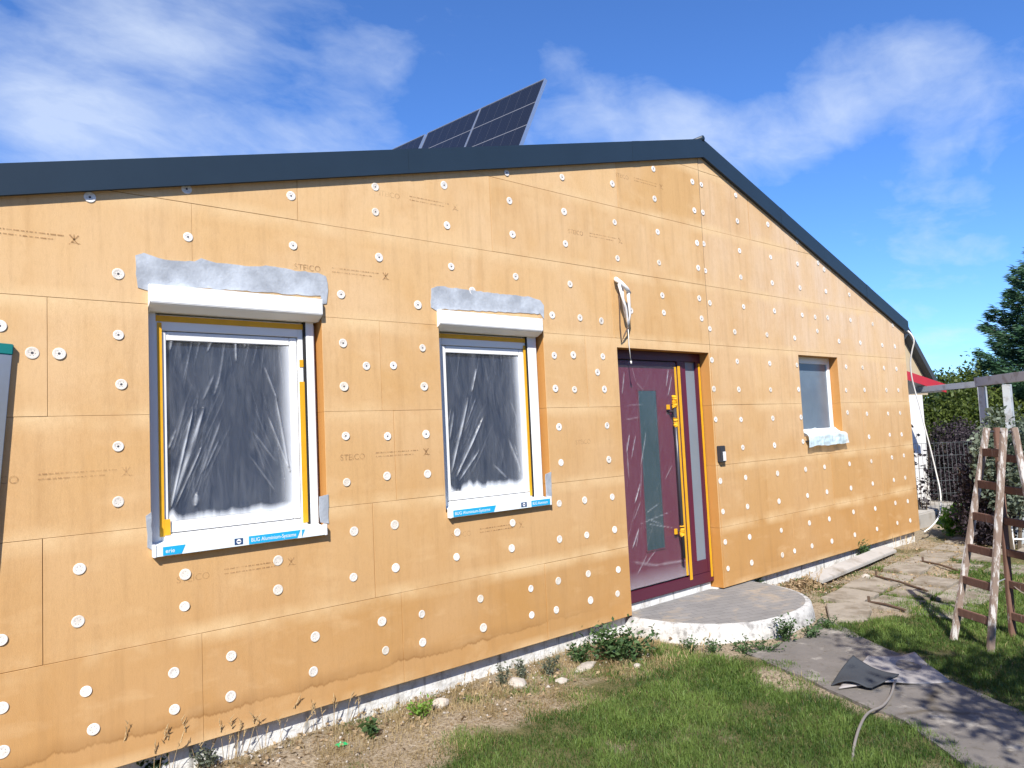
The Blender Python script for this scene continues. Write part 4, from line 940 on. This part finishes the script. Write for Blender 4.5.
# green scrap
p = gnd(342, 747); g = G(); ns = 6
for i in range(ns):
    for j in range(ns):
        pass
V_ = [(p.x-.03+.012*i+.004*mnoise.noise((i, j, 1)), p.y-.02+.009*j, .012+.018*abs(mnoise.noise((i*.5, j*.6, 3)))) for j in range(ns) for i in range(ns)]
idx = np.arange(36).reshape(6, 6); g.add(V_, [tuple(q) for q in np.stack([idx[:-1, :-1], idx[:-1, 1:], idx[1:, 1:], idx[1:, :-1]], -1).reshape(-1, 4)])
tag(g.build('plastic_scrap', M['scrap'], loc=(p.x, p.y, 0), fix=False), 'bright green plastic scrap in the dry grass by the wall', 'scrap')
# concrete plank along the plinth and rods
a, b = gnd(823, 587), gnd(897, 555); d = (b-a).normalized(); nrm = Vector((-d.y, d.x, 0))
g = G(); w_ = .15
poly = [a, b, b+nrm*w_, a+nrm*w_]; hts = [.065, .065, .11, .11]
vs = [(q.x, q.y, h) for q, h in zip(poly, hts)]+[(q.x, q.y, h-.035) for q, h in zip(poly, hts)]
g.add(vs, [(0, 1, 2, 3), (7, 6, 5, 4), (0, 4, 5, 1), (1, 5, 6, 2), (2, 6, 7, 3), (3, 7, 4, 0)])
tag(g.build('concrete_plank', M['concrete'], loc=(a.x, a.y, 0), bevel=.005), 'long pale concrete plank lying along the plinth right of the step', 'plank')
for (p1, p2), lb in zip((((876.5, 578), (928, 594)), ((869, 604), (905, 613)), ((923, 563), (958, 573))), ('long dark rod lying on the bare soil, middle of three', 'short dark rod lying on the soil nearest the step', 'dark rod on the soil farthest along the house')):
    a, b = gnd(*p1), gnd(*p2); a.z = .02; b.z = .025; m_ = a.lerp(b, .5); m_.z = .035
    g = G(); g.tube([a, m_, b], .011, 7); g.tube([a+Vector((0, 0, -.01)), a+Vector((0, 0, .05))], .012, 7); tag(g.build('metal_rod', M['iron'], loc=(a.x, a.y, 0)), lb, 'rod', 'rods on the bare soil')
# rubber mat: a light flat sheet with a dark flap buckled up at its left end
def sheet(fn, nu, nv, th=.007):
    V_ = [fn(i/(nu-1), j/(nv-1)) for i in range(nu) for j in range(nv)]; idx = np.arange(nu*nv).reshape(nu, nv)
    fs = [tuple(int(k) for k in q) for q in np.stack([idx[:-1, :-1], idx[:-1, 1:], idx[1:, 1:], idx[1:, :-1]], -1).reshape(-1, 4)]; n0 = len(V_); g = G()
    g.add(V_+[v-Vector((0, 0, th)) for v in V_], fs+[tuple(i+n0 for i in f[::-1]) for f in fs])
    bd = [int(k) for k in list(idx[0, :])+list(idx[1:, -1])+list(idx[-1, -2::-1])+list(idx[-2:0:-1, 0])]
    g.f += [(bd[k], bd[(k+1) % len(bd)], bd[(k+1) % len(bd)]+n0, bd[k]+n0) for k in range(len(bd))]; g.mi += [0]*len(bd); return g, 2*n0
mA = [gnd(839, 691), gnd(951, 683), gnd(915, 656), gnd(868, 660)]
def fA(u, v):
    q = mA[0].lerp(mA[1], u).lerp(mA[3].lerp(mA[2], u), v); q.z = .018+.012*math.sin(u*5+v*2)+.010*math.exp(-((u-.42)/.16)**2)*(1-.3*v)+.006*math.sin(v*7); return q
rm = empty('rubber_mat', (mA[1].x, mA[1].y, 0), 'buckled grey rubber mat lying on the path with a raised dark flap', 'mat')
g, n_ = sheet(fA, 40, 24); g.a['dark'] = [0.0]*n_; g.build('flat_sheet', M['mat_rubber'], rm, smooth=True)
B00, B10, B01, B11 = gnd(831, 685, .012), gnd(872, 687, .035), gnd(853, 655, .115), gnd(899, 674, .052)
def fB(u, v):
    q = B00.lerp(B10, u).lerp(B01.lerp(B11, u), v); q.z += .034*math.sin(math.pi*min(1, u*1.15))*(1-v)**1.5-.030*math.sin(math.pi*u)*v*(1-u*.2)+.012*math.sin(math.pi*v)*(1-u); return q
g, n_ = sheet(fB, 34, 24, .008); g.a['dark'] = [1.0]*n_; g.build('raised_flap', M['mat_rubber'], rm, smooth=True)
g, n_ = sheet(lambda u, v: B01.lerp(B11, u).lerp(Vector((B01.lerp(B11, u).x+.03, B01.lerp(B11, u).y+.05, .034)), v)+Vector((0, 0, -.030*math.sin(math.pi*u)*(1-u*.2)*(1-v))), 20, 10, .008); g.a['dark'] = [1.0]*n_; g.build('raised_flap', M['mat_rubber'], rm, smooth=True)
P = [gnd(898, 681)+Vector((0, 0, .02)), gnd(895, 688)+Vector((0, 0, .03)), gnd(891, 700)+Vector((0, 0, .028)), gnd(883, 711)+Vector((0, 0, .03)), gnd(869, 721)+Vector((0, 0, .045)), gnd(861, 735)+Vector((0, 0, .05)), gnd(855, 750)+Vector((0, 0, .03)), gnd(852, 760)+Vector((0, 0, -.01))]
g = G(); g.tube(smooth_path(P), .0075, 8); tag(g.build('garden_hose', M['cable_grey'], loc=(P[0].x, P[0].y, 0), smooth=True), 'thin grey hose running from under the mat into the lawn', 'hose')

# ------------------------------------------------------------------ wooden step ladder
FL, FR, RL = gnd(953, 640), gnd(990, 653), gnd(1013, 638)
RR = RL+(FR-FL)*1.12
TL, TR = at(987, 428, 5.62), at(1004, 428, 5.33)
TL.z = TR.z = (TL.z+TR.z)/2
ladw = empty('wooden_step_ladder', ((FL.x+RL.x)/2, (FL.y+RL.y)/2, 0), 'old wooden double step ladder spotted with white paint standing in the grass', 'step ladder')
opn = (RL-FL).normalized(); fd = (FR-FL).normalized()
def stile(a, b, nm, m): g = G(); g.beam(a-Vector((0, 0, .02)), b, .026, .052, fd.cross(b-a).normalized(), w2=.024, h2=.048); return g.build(nm, m, ladw, bevel=.003)
stile(FL, TL, 'front_leg', M['wood_paint']); stile(FR, TR, 'front_leg', M['wood_paint'])
stile(RL, TL+opn*.07, 'rear_leg', M['wood_brown']); stile(RR, TR+opn*.07, 'rear_leg', M['wood_paint'])
for k in range(6):
    f = .135+k*.150
    if k == 5: f = .885
    a, b = FL.lerp(TL, f), FR.lerp(TR, f); g = G(); g.beam(a, b, .024, .058, (0, 0, 1)); g.build('rung', M['wood_brown'], ladw, bevel=.003)
    a, b = RL.lerp(TL+opn*.07, f-.03), RR.lerp(TR+opn*.07, f-.03); g = G(); g.beam(a, b, .024, .055, (0, 0, 1)); g.build('rung', M['wood_brown'], ladw, bevel=.003)
g = G()
for T_ in (TL, TR): g.tube([T_+opn*-.03-fd*.0+Vector((0, 0, -.03)), T_+opn*.10+Vector((0, 0, -.03))], .008, 8)
g.build('hinge', M['darkmetal'], ladw)
a, b = FL.lerp(TL, .30), RL.lerp(TL, .28); P = [a, a.lerp(b, .5)-Vector((0, 0, .06)), b]; g = G(); g.tube(smooth_path(P), .005, 6); g.tube(smooth_path([RL.lerp(TL, .27)+opn*.02, RL.lerp(TL, .27).lerp(RR.lerp(TR, .27), .5)-Vector((0, 0, .06)), RR.lerp(TR, .27)]), .005, 6); g.build('chain', M['alu'], ladw)

# ------------------------------------------------------------------ plants
def plant(name, p, h, w, n, size, mat, label, cat='weed', group=None, aspect=.45, stems=5, stemm=None):
    p = Vector((p.x, p.y, 0)); root = empty(name, p, label, cat, group); g = G(); P_ = []; A_ = []
    for s_ in range(stems):
        a = random.uniform(0, 6.28); r_ = w*random.uniform(.15, .9)/2; q = p+Vector((math.cos(a)*r_, math.sin(a)*r_, h*random.uniform(.6, 1.05)))
        b0 = p+Vector((math.cos(a)*r_*.25, math.sin(a)*r_*.25, -.01)); mid = b0.lerp(q, .5)+Vector((0, 0, h*.08)); pts_ = smooth_path([b0, mid, q], 4); g.tube(pts_, .004, 5, taper=.0015)
        for k in range(max(2, n//stems)):
            f = random.uniform(.1, 1); c = b0.lerp(q, f)+Vector((0, 0, h*.08*4*f*(1-f))); P_.append(c+Vector((random.gauss(0, 1), random.gauss(0, 1), random.gauss(0, 1)))*w*.07); d_ = random.uniform(0, 6.28); A_.append((math.cos(d_), math.sin(d_), random.uniform(-.1, .9)))
    g.build('stem', stemm or mat, root, fix=False)
    V_, F_, sh = leaves(np.array(P_), size, aspect, axis=np.array(A_), jitter=.25); V_[:, 2] = np.maximum(V_[:, 2], .003)
    V_[:, 1] = np.where(V_[:, 0] < 11, np.minimum(V_[:, 1], .054), V_[:, 1])
    mesh_np('leaves', V_, F_, mat, root, shade=sh); return root
plant('bushy_weed', gnd(622, 660), .22, .60, 900, .045, M['weed'], 'bushy dark green weed growing beside the left end of the entrance step', group='weeds along the house', stems=14)
plant('leafy_weed', gnd(786, 641), .17, .22, 260, .035, M['weed'], 'upright leafy weed growing against the front of the entrance step', group='weeds along the house', stems=8)
plant('creeping_weed', gnd(812, 638), .08, .26, 170, .03, M['weed'], 'low creeping weed at the right front curve of the entrance step', group='weeds along the house', stems=9)
plant('creeping_weed', gnd(740, 652), .06, .34, 170, .03, M['weed'], 'low weed patch along the white front of the entrance step', group='weeds along the house', stems=9)
for px_, lb_ in ((690, 'weed fringe at the middle of the white step front'), (715, 'weed fringe at the step front, right of the middle'), (765, 'thick weed fringe left of the upright leafy weed'), (826, 'weed tuft at the far right end of the step')):
    plant('fringe_weed', gnd(px_, 651 if px_ < 770 else 628), .07, .30, 170, .026, M['weed'], lb_, group='weeds along the house', stems=12)
plant('round_weed', gnd(580, 662), .13, .20, 220, .04, M['weed'], 'small round green weed left of the bushy weed', group='weeds along the house', stems=7)
plant('grey_weed', gnd(548, 675), .15, .18, 190, .026, M['greyweed'], 'grey-green dusty weed at the plinth, nearest the round green weed', group='weeds along the house', stems=6)
plant('grey_weed', gnd(525, 681), .14, .16, 170, .026, M['greyweed'], 'grey-green dusty weed at the plinth beside the tan lump of rubble', group='weeds along the house', stems=6)
plant('grey_weed', gnd(503, 688), .16, .15, 150, .026, M['greyweed'], 'leftmost grey-green dusty weed of the plinth clump', group='weeds along the house', stems=6)
plant('broadleaf_weed', gnd(369, 738), .10, .10, 60, .045, M['weed'], 'dark green broad-leaved weed near the green plastic scrap', group='weeds along the house', stems=5, aspect=.6)
plant('yellow_weed', gnd(420, 716), .10, .28, 160, .028, M['brightleaf'], 'yellowish low weed at the plinth left of the grey stone', group='weeds along the house', stems=8)
plant('corner_weed', gnd(205, 768), .12, .20, 160, .03, M['greyweed'], 'bluish weed at the bottom of the picture under the lowest board', group='weeds along the house', stems=7)
plant('plinth_weed', gnd(150, 778), .15, .16, 120, .035, M['weed'], 'dark weed in the shade below the boards at the near end', group='weeds along the house', stems=6)
plant('plinth_tuft', wall(758, 580, .03), .13, .16, 150, .05, M['weed'], 'green tuft growing at the plinth just right of the step', group='weeds along the house', stems=10, aspect=.2)
plant('plinth_tuft', gnd(866, 560), .22, .24, 240, .05, M['weed'], 'green tuft growing behind the concrete plank at the plinth', group='weeds along the house', stems=12, aspect=.25)
def stalks(p, n, h, sp, label):
    root = Vector((p.x, p.y, 0)); g = G()
    for i in range(n//2):
        b0 = root+Vector((random.gauss(0, sp), random.gauss(0, sp*.3), -.01)); b0.y = min(b0.y, .045); hh = h*random.uniform(.5, 1.1); lean = Vector((random.gauss(0, .25), random.gauss(-.1, .15), 1)); q = b0+lean*hh; q.y = min(q.y, .05 if q.z < .14 else -.02)
        g.tube([b0, b0.lerp(q, .55)+Vector((0, 0, .02)), q], .0018, 4, taper=.001)
        for k in range(4): c = b0.lerp(q, .75+.07*k); g.tube([c, c+Vector((random.gauss(0, .012), random.gauss(-.005, .006), .025))], .003, 4, taper=.0008)
    tag(g.build('dry_stalks', M['straw'], loc=root, fix=False), label, 'weed', 'dry stalks along the plinth')
for (px, py, n, h, lb) in ((240, 752, 26, .24, 'dry straw stalks at the plinth under the wide window'), (325, 728, 22, .20, 'dry straw stalks at the plinth left of the broad-leaved weed'), (155, 772, 12, .34, 'tall dry grass stalk against the lowest board at the near end'), (465, 700, 18, .16, 'short dry stalks at the plinth left of the grey weeds'), (812, 590, 24, .22, 'dry stalks standing in the leaf litter right of the step'), (702, 650, 14, .12, 'thin dry blades in front of the white step side'), (905, 550, 24, .20, 'dry stalks at the far corner of the house')):
    stalks(gnd(px, py), n, h, .13, lb)

def shell_crown(c, r, n, size, mat, parent, aspect=.5, seed=0, gap=.42, droop=.0, tone=1):
    c = np.array(c); r = np.array(r); P_ = []; SH = []
    while len(P_) < n:
        d = rng.normal(size=3); d /= np.linalg.norm(d); k = rng.uniform(.35, 1.06)**.6
        f = 1+.42*mnoise.noise(Vector(d*2.1)+Vector((seed, 0, 0)))+.16*mnoise.noise(Vector(d*5)+Vector((0, seed, 0)))
        q = c+d*r*k*f
        if q[2] < .03: continue
        m = mnoise.noise(Vector(q*2.2)+Vector((seed, seed, 0)))
        if m < -gap*.6 and rng.uniform() < .8: continue
        P_.append(q); SH.append(.42+.5*m+rng.normal(0, .2))
    V_, F_, sh = leaves(np.array(P_), size, aspect, shade=np.array(SH), droop=droop); return mesh_np('crown', V_, F_, mat, parent, shade=sh)
def shrub(name, px, t_, h, wx, n, size, mat, label, cat='shrub', aspect=.55, group='shrubs at the end of the garden', z0=.15, gap=.42, base=None):
    b = at(px, 460, t_); p = Vector((b.x, b.y, 0)); root = empty(name, p, label, cat, group); g = G()
    for k in range(5):
        a = random.uniform(0, 6.28); g.tube(smooth_path([p+Vector((math.cos(a)*.05, math.sin(a)*.05, -.05)), p+Vector((math.cos(a)*wx*.2, math.sin(a)*wx*.2, h*.4)), p+Vector((math.cos(a)*wx*.42, math.sin(a)*wx*.42, h*.8))], 4), .025, 6, taper=.008)
    g.build('trunk', M['bark'], root)
    shell_crown((p.x, p.y, z0+(h-z0)*.5), (wx*.5, wx*.5, (h-z0)*.5), n, size, mat, root, aspect, seed=px*.37, gap=gap); return root
shrub('plum_shrub', 950, 13.0, 1.55, 1.15, 13000, .052, M['plum'], 'dark purple-leaved shrub behind the wire fence', z0=-.2, gap=.7)
shrub('plum_shrub', 975, 12.6, 1.45, 1.2, 13000, .052, M['plum'], 'dark purple-leaved shrub seen through the wooden step ladder', z0=-.2, gap=.7)
shrub('green_shrub', 941, 15.2, 2.25, 1.15, 6500, .085, M['hedge'], 'olive green bush below the left end of the pergola beam', gap=.7)
shrub('green_shrub', 968, 16.2, 2.75, 1.5, 8000, .085, M['hedge'], 'olive green bush behind the left pergola post', gap=.7)
shrub('green_shrub', 1000, 15.0, 2.05, 1.5, 8000, .085, M['hedge'], 'olive green bush between the two pergola posts', gap=.7)
shrub('silver_shrub', 1006, 9.2, 1.62, .75, 3600, .07, M['silverleaf'], 'grey-green leafy shrub behind the top of the step ladder', z0=.5, gap=.5)
shrub('silver_shrub', 1040, 9.6, 1.7, 1.0, 4200, .07, M['silverleaf'], 'grey-green leafy shrub at the right edge of the picture', z0=.2, gap=.5)
shrub('plum_shrub', 983, 9.55, 1.25, .7, 7000, .05, M['plum'], 'dark purple-leaved shrub hiding the foot of the left pergola post', z0=-.2, gap=.7)
shrub('low_shrub', 1012, 11.0, .75, 1.3, 2200, .09, M['weed'], 'low dark green plants behind the ladder rungs', z0=-.1)
for k, (px, py, h, w) in enumerate(((948, 536, .34, .5), (962, 535, .42, .55), (975, 534, .30, .4), (992, 537, .30, .5))):
    plant('broadleaf_plant', gnd(px, py), h, w, 200, .085, M['brightleaf'] if k < 3 else M['weed'], ('light green broad-leaved plant left of its row behind the soil', 'tallest light green broad-leaved plant behind the soil', 'light green broad-leaved plant just left of the step ladder', 'darker broad-leaved plant seen between the step ladder legs')[k], 'plant', 'broad-leaved plants behind the soil', aspect=.7, stems=9)
# climber sprays against the white annex wall
plant('climbing_plant', at(921, 505, 11.6), 1.5, .55, 120, .09, M['plum'], 'sparse dark climbing plant in front of the white annex wall', 'plant', stems=8, aspect=.6, stemm=M['bark'])

# conifer
def conifer(px, t_, h, r, label, name, n_br=150, loose=1.0):
    b = at(px, 420, t_); p = Vector((b.x, b.y, 0)); root = empty(name, p, label, 'tree'); g = G(); g.tube([p+Vector((0, 0, -.1)), p+Vector((0, 0, h*.6)), p+Vector((0, 0, h))], .16, 8, taper=.02); g.build('trunk', M['bark'], root)
    gb = G(); P_ = []; A_ = []; SH = []
    for k in range(n_br):
        f = (k+random.random())/n_br; z = .3+(h-.3)*f; a = k*2.399+random.uniform(-.3, .3); L = r*(1-f)**.72*random.uniform(.72, 1.15)+.15
        d = Vector((math.cos(a), math.sin(a), 0)); q0 = p+Vector((0, 0, z)); tip = q0+d*L+Vector((0, 0, L*.18+random.uniform(-.1, .12))); mid = q0+d*L*.55+Vector((0, 0, -L*.02))
        pts_ = smooth_path([q0, mid, tip], 6); gb.tube(pts_, .018, 4, taper=.004); side = d.cross(Vector((0, 0, 1))); tone = random.gauss(0, .18)
        m = int(70*L*loose)+24
        for i in range(m):
            u = random.uniform(.25, 1.03)**.8; j = min(int(u*(len(pts_)-1)), len(pts_)-2); c = pts_[j].lerp(pts_[j+1], min(1, u*(len(pts_)-1)-j)); w = .30*L*(1.04-u)+.03
            s_ = random.uniform(-1, 1); P_.append(c+side*s_*w+Vector((0, 0, random.gauss(-.03, .05)))); A_.append(d*1.0+side*s_*.7+Vector((0, 0, random.uniform(-.15, .35)))); SH.append(.15+.55*u+tone+random.gauss(0, .12))
    gb.build('branches', M['bark'], root, fix=False)
    V_, F_, sh = leaves(np.array(P_), .16, .13, axis=np.array([tuple(a) for a in A_]), jitter=.22, shade=np.array(SH)); mesh_np('crown', V_, F_, M['conifer'], root, shade=sh)
conifer(1084, 16.0, 5.7, 2.6, 'dark green feathery conifer rising behind the pergola', 'conifer_tree', 300, 3.4)
# distant trees
for k, (px, t_, h, w, lb) in enumerate(((937, 40, 3.9, 3.0, 'distant tree top showing above the red canopy edge'), (962, 42, 3.4, 3.6, 'distant low tree between the red canopy and the conifer'), (988, 38, 3.2, 3.5, 'distant tree partly hidden by the conifer'))):
    b = at(px, 420, t_); p = Vector((b.x, b.y, 0)); root = empty('distant_tree', p, lb, 'tree', 'trees in the distance'); g = G(); g.tube([p, p+Vector((0, 0, h*.6))], .15, 6, taper=.05); g.build('trunk', M['bark'], root)
    shell_crown((p.x, p.y, h*.62), (w/2, w/2, h*.40), 1500, .30, M['conifer'] if k == 0 else M['hedge'], root, seed=k*7+1)
# tree beside the photographer: its crown shades the lower path
def shade_tree(x, y, label):
    p = Vector((x, y, 0)); root = empty('garden_tree', p, label, 'tree'); g = G(); g.tube([p+Vector((0, 0, -.1)), p+Vector((.05, .02, 1.4)), p+Vector((0, .1, 2.8))], .07, 8, taper=.03)
    cs = [(.0, .1, 3.0, .8), (.5, .3, 2.7, .55), (-.3, -.3, 3.5, .6), (.35, -.3, 3.4, .6), (.7, .0, 3.2, .45), (.1, .4, 3.7, .45)]
    for c in cs: g.tube(smooth_path([p+Vector((0, .05, 1.9)), p+Vector((c[0]*.5, c[1]*.5, (1.9+c[2])/2)), p+Vector(c[:3])], 4), .028, 6, taper=.008)
    g.build('trunk', M['bark'], root); P_ = []
    for c in cs:
        for i in range(330):
            d = rng.normal(size=3); d /= np.linalg.norm(d); P_.append(np.array(p)+np.array(c[:3])+d*c[3]*rng.uniform(.3, 1.05))
    V_, F_, sh = leaves(np.array(P_), .10, .5); mesh_np('crown', V_, F_, M['weed'], root, shade=sh)
shade_tree(2.62, -4.98, 'slender garden tree standing right of the photographer, shading the path')

# ------------------------------------------------------------------ annex, pergola, fence
YA = 1.0
annex = empty('garden_annex', (12.6, YA, 0), 'white and beige annex with a red edged canopy beyond the gable wall', 'annex')
ra_, rb_ = wall(905, 335, YA), wall(929, 379, YA); slo = (rb_.z-ra_.z)/(rb_.x-ra_.x)
xw = wall(926, 440, YA).x; ztp = lambda x: ra_.z+(x-ra_.x)*slo
zsp = 2.05
g = G(); xk = 13.15; zk = 2*ztp(xk)-ztp(xk+xk-11.3); g.prism([(11.3, YA+.002, zsp), (rb_.x-.1, YA+.002, zsp), (rb_.x-.1, YA+.002, ztp(rb_.x-.1)-.12), (xk, YA+.002, ztp(xk)-.12), (11.3, YA+.002, zsp+.05)], (0, 5, 0)); g.build('gable', M['gable'], annex)
g = G(); g.box((11.1, YA, -.1), (xw, YA+5, zsp-.001)); g.build('wall', M['whitewall'], annex)
g = G(); zl = zsp+.17; g.prism([(11.3, YA-.12, zl), (xk, YA-.12, ztp(xk)), (rb_.x+.05, YA-.12, ztp(rb_.x+.05)), (rb_.x+.05, YA-.12, ztp(rb_.x+.05)-.14), (xk, YA-.12, ztp(xk)-.14), (11.3, YA-.12, zl-.12)], (0, 5.2, 0)); g.build('roof', M['roof'], annex)
ca, cb = wall(906, 372, YA-.75), wall(946, 385.5, YA-.75); sl2 = (cb.z-ca.z)/(cb.x-ca.x)
g = G(); x0 = 11.3
zc = lambda x: ca.z+(x-ca.x)*sl2
g.prism([(x0, YA-.73, zc(x0)-.02), (cb.x-.02, YA-.73, zc(cb.x)-.02), (cb.x-.02, YA-.73, zc(cb.x)-.10), (x0, YA-.73, zc(x0)-.10)], (0, .725, 0)); can = g.build('canopy', M['soffit'], annex)
g = G(); g.prism([(x0, YA-.75, zc(x0)+.02), (cb.x, YA-.75, zc(cb.x)+.02), (cb.x, YA-.75, zc(cb.x)-.11), (x0, YA-.75, zc(x0)-.11)], (0, .018, 0)); g.build('fascia', M['red'], can)
g = G(); bpos = wall(931, 398, YA+.3); g.box((xw+.05, YA+.3, -.1), (xw+.55, YA+2, 2.15)); g.build('side_wall', M['gable'], annex)
g = G(); g.box((11.1, YA-.55, -.1), (xw+.9, YA-.002, .22)); tag(g.build('concrete_ledge', M['concrete'], loc=(12.5, .7, 0), bevel=.02), 'low grey concrete ledge at the foot of the white annex wall', 'ledge')

perg = None
A0, A1, A2 = at(917, 390.5, 11.35), at(979, 385.5, 10.1), at(1060, 376, 8.35)
A0.z = A1.z = A2.z = 2.085
perg = empty('pergola', (A1.x, A1.y, 0), 'blue-grey painted timber pergola frame beyond the step ladder', 'pergola')
g = G(); g.beam(A0, A1, .06, .085); g.build('beam', M['pergola'], perg, bevel=.004)
e = (A2-A1).normalized(); g = G(); g.beam(A1-e*.05+Vector((0, 0, .03)), A2+Vector((0, 0, .03)), .075, .12); g.build('beam', M['pergola'], perg, bevel=.004)
for px, t_ in ((983, 10.05), (1008, 9.6)):
    b = at(px, 400, t_); g = G(); g.box((b.x-.045, b.y-.045, -.05), (b.x+.045, b.y+.045, 2.045)); g.build('post', M['pergola'], perg, bevel=.004)
# wire mesh fence
fa, fb = at(912, 480, 11.75), at(992, 480, 11.55)
fa = Vector((fa.x, fa.y, 0)); fb = Vector((fb.x, fb.y, 0)); g = G(); L = (fb-fa).length; n = int(L/.06)
for i in range(n+1):
    q = fa.lerp(fb, i/n); g.tube([q, q+Vector((0, 0, 1.25))], .0028, 4)
for k in range(7): z = .06+k*.198; g.tube([fa+Vector((0, 0, z)), fb+Vector((0, 0, z))], .0035, 4)
fen = empty('wire_fence', fa, 'grey wire mesh garden fence in front of the purple shrubs', 'fence'); g.build('mesh_panel', M['wire'], fen, fix=False)
for f in (.02, .98):
    q = fa.lerp(fb, f); g = G(); g.tube([q+Vector((0, .02, -.1)), q+Vector((0, .02, 1.32))], .022, 8); g.build('post', M['wire'], fen)
# white rack behind the ladder
a, b = at(1003, 521, 9.2), at(1040, 521, 9.0); b.z = a.z
rk = empty('white_rack', (a.x, a.y, 0), 'white metal tube rack standing behind the step ladder', 'rack'); g = G()
g.tube([a, b], .012, 8); g.tube([a-Vector((0, 0, .22)), b-Vector((0, 0, .22))], .012, 8); g.build('cross_tube', M['pvc'], rk)
for q in (a.lerp(b, .22), a.lerp(b, .95)): g = G(); g.tube([q, Vector((q.x, q.y, -.02))], .012, 8); g.build('leg', M['pvc'], rk)

# hedge added behind the camera to cut low sky light and darken pane reflections
hd = empty('light_blocking_hedge', (3, -17, 0), 'added unseen hedge behind the camera, cutting low sky light and pane reflections', 'hedge'); g = G()
for k in range(14): g.tube([(-13+k*2.6, -17, -.1), (-13+k*2.6+.2, -17.1, 3.5)], .07, 6, taper=.03)
g.build('trunk', M['bark'], hd); nl = 22000
P_ = np.stack([rng.uniform(-15, 24, nl), rng.normal(-17, .9, nl), rng.uniform(.05, 1, nl)**.8*5.6], 1); P_[:, 2] += .6*np.sin(P_[:, 0]*.9)+.3*np.sin(P_[:, 0]*2.3); P_[:, 2] = np.maximum(P_[:, 2], .05)
V_, F_, sh = leaves(P_, .55, .7); mesh_np('crown', V_, F_, M['hedge'], hd, shade=sh)
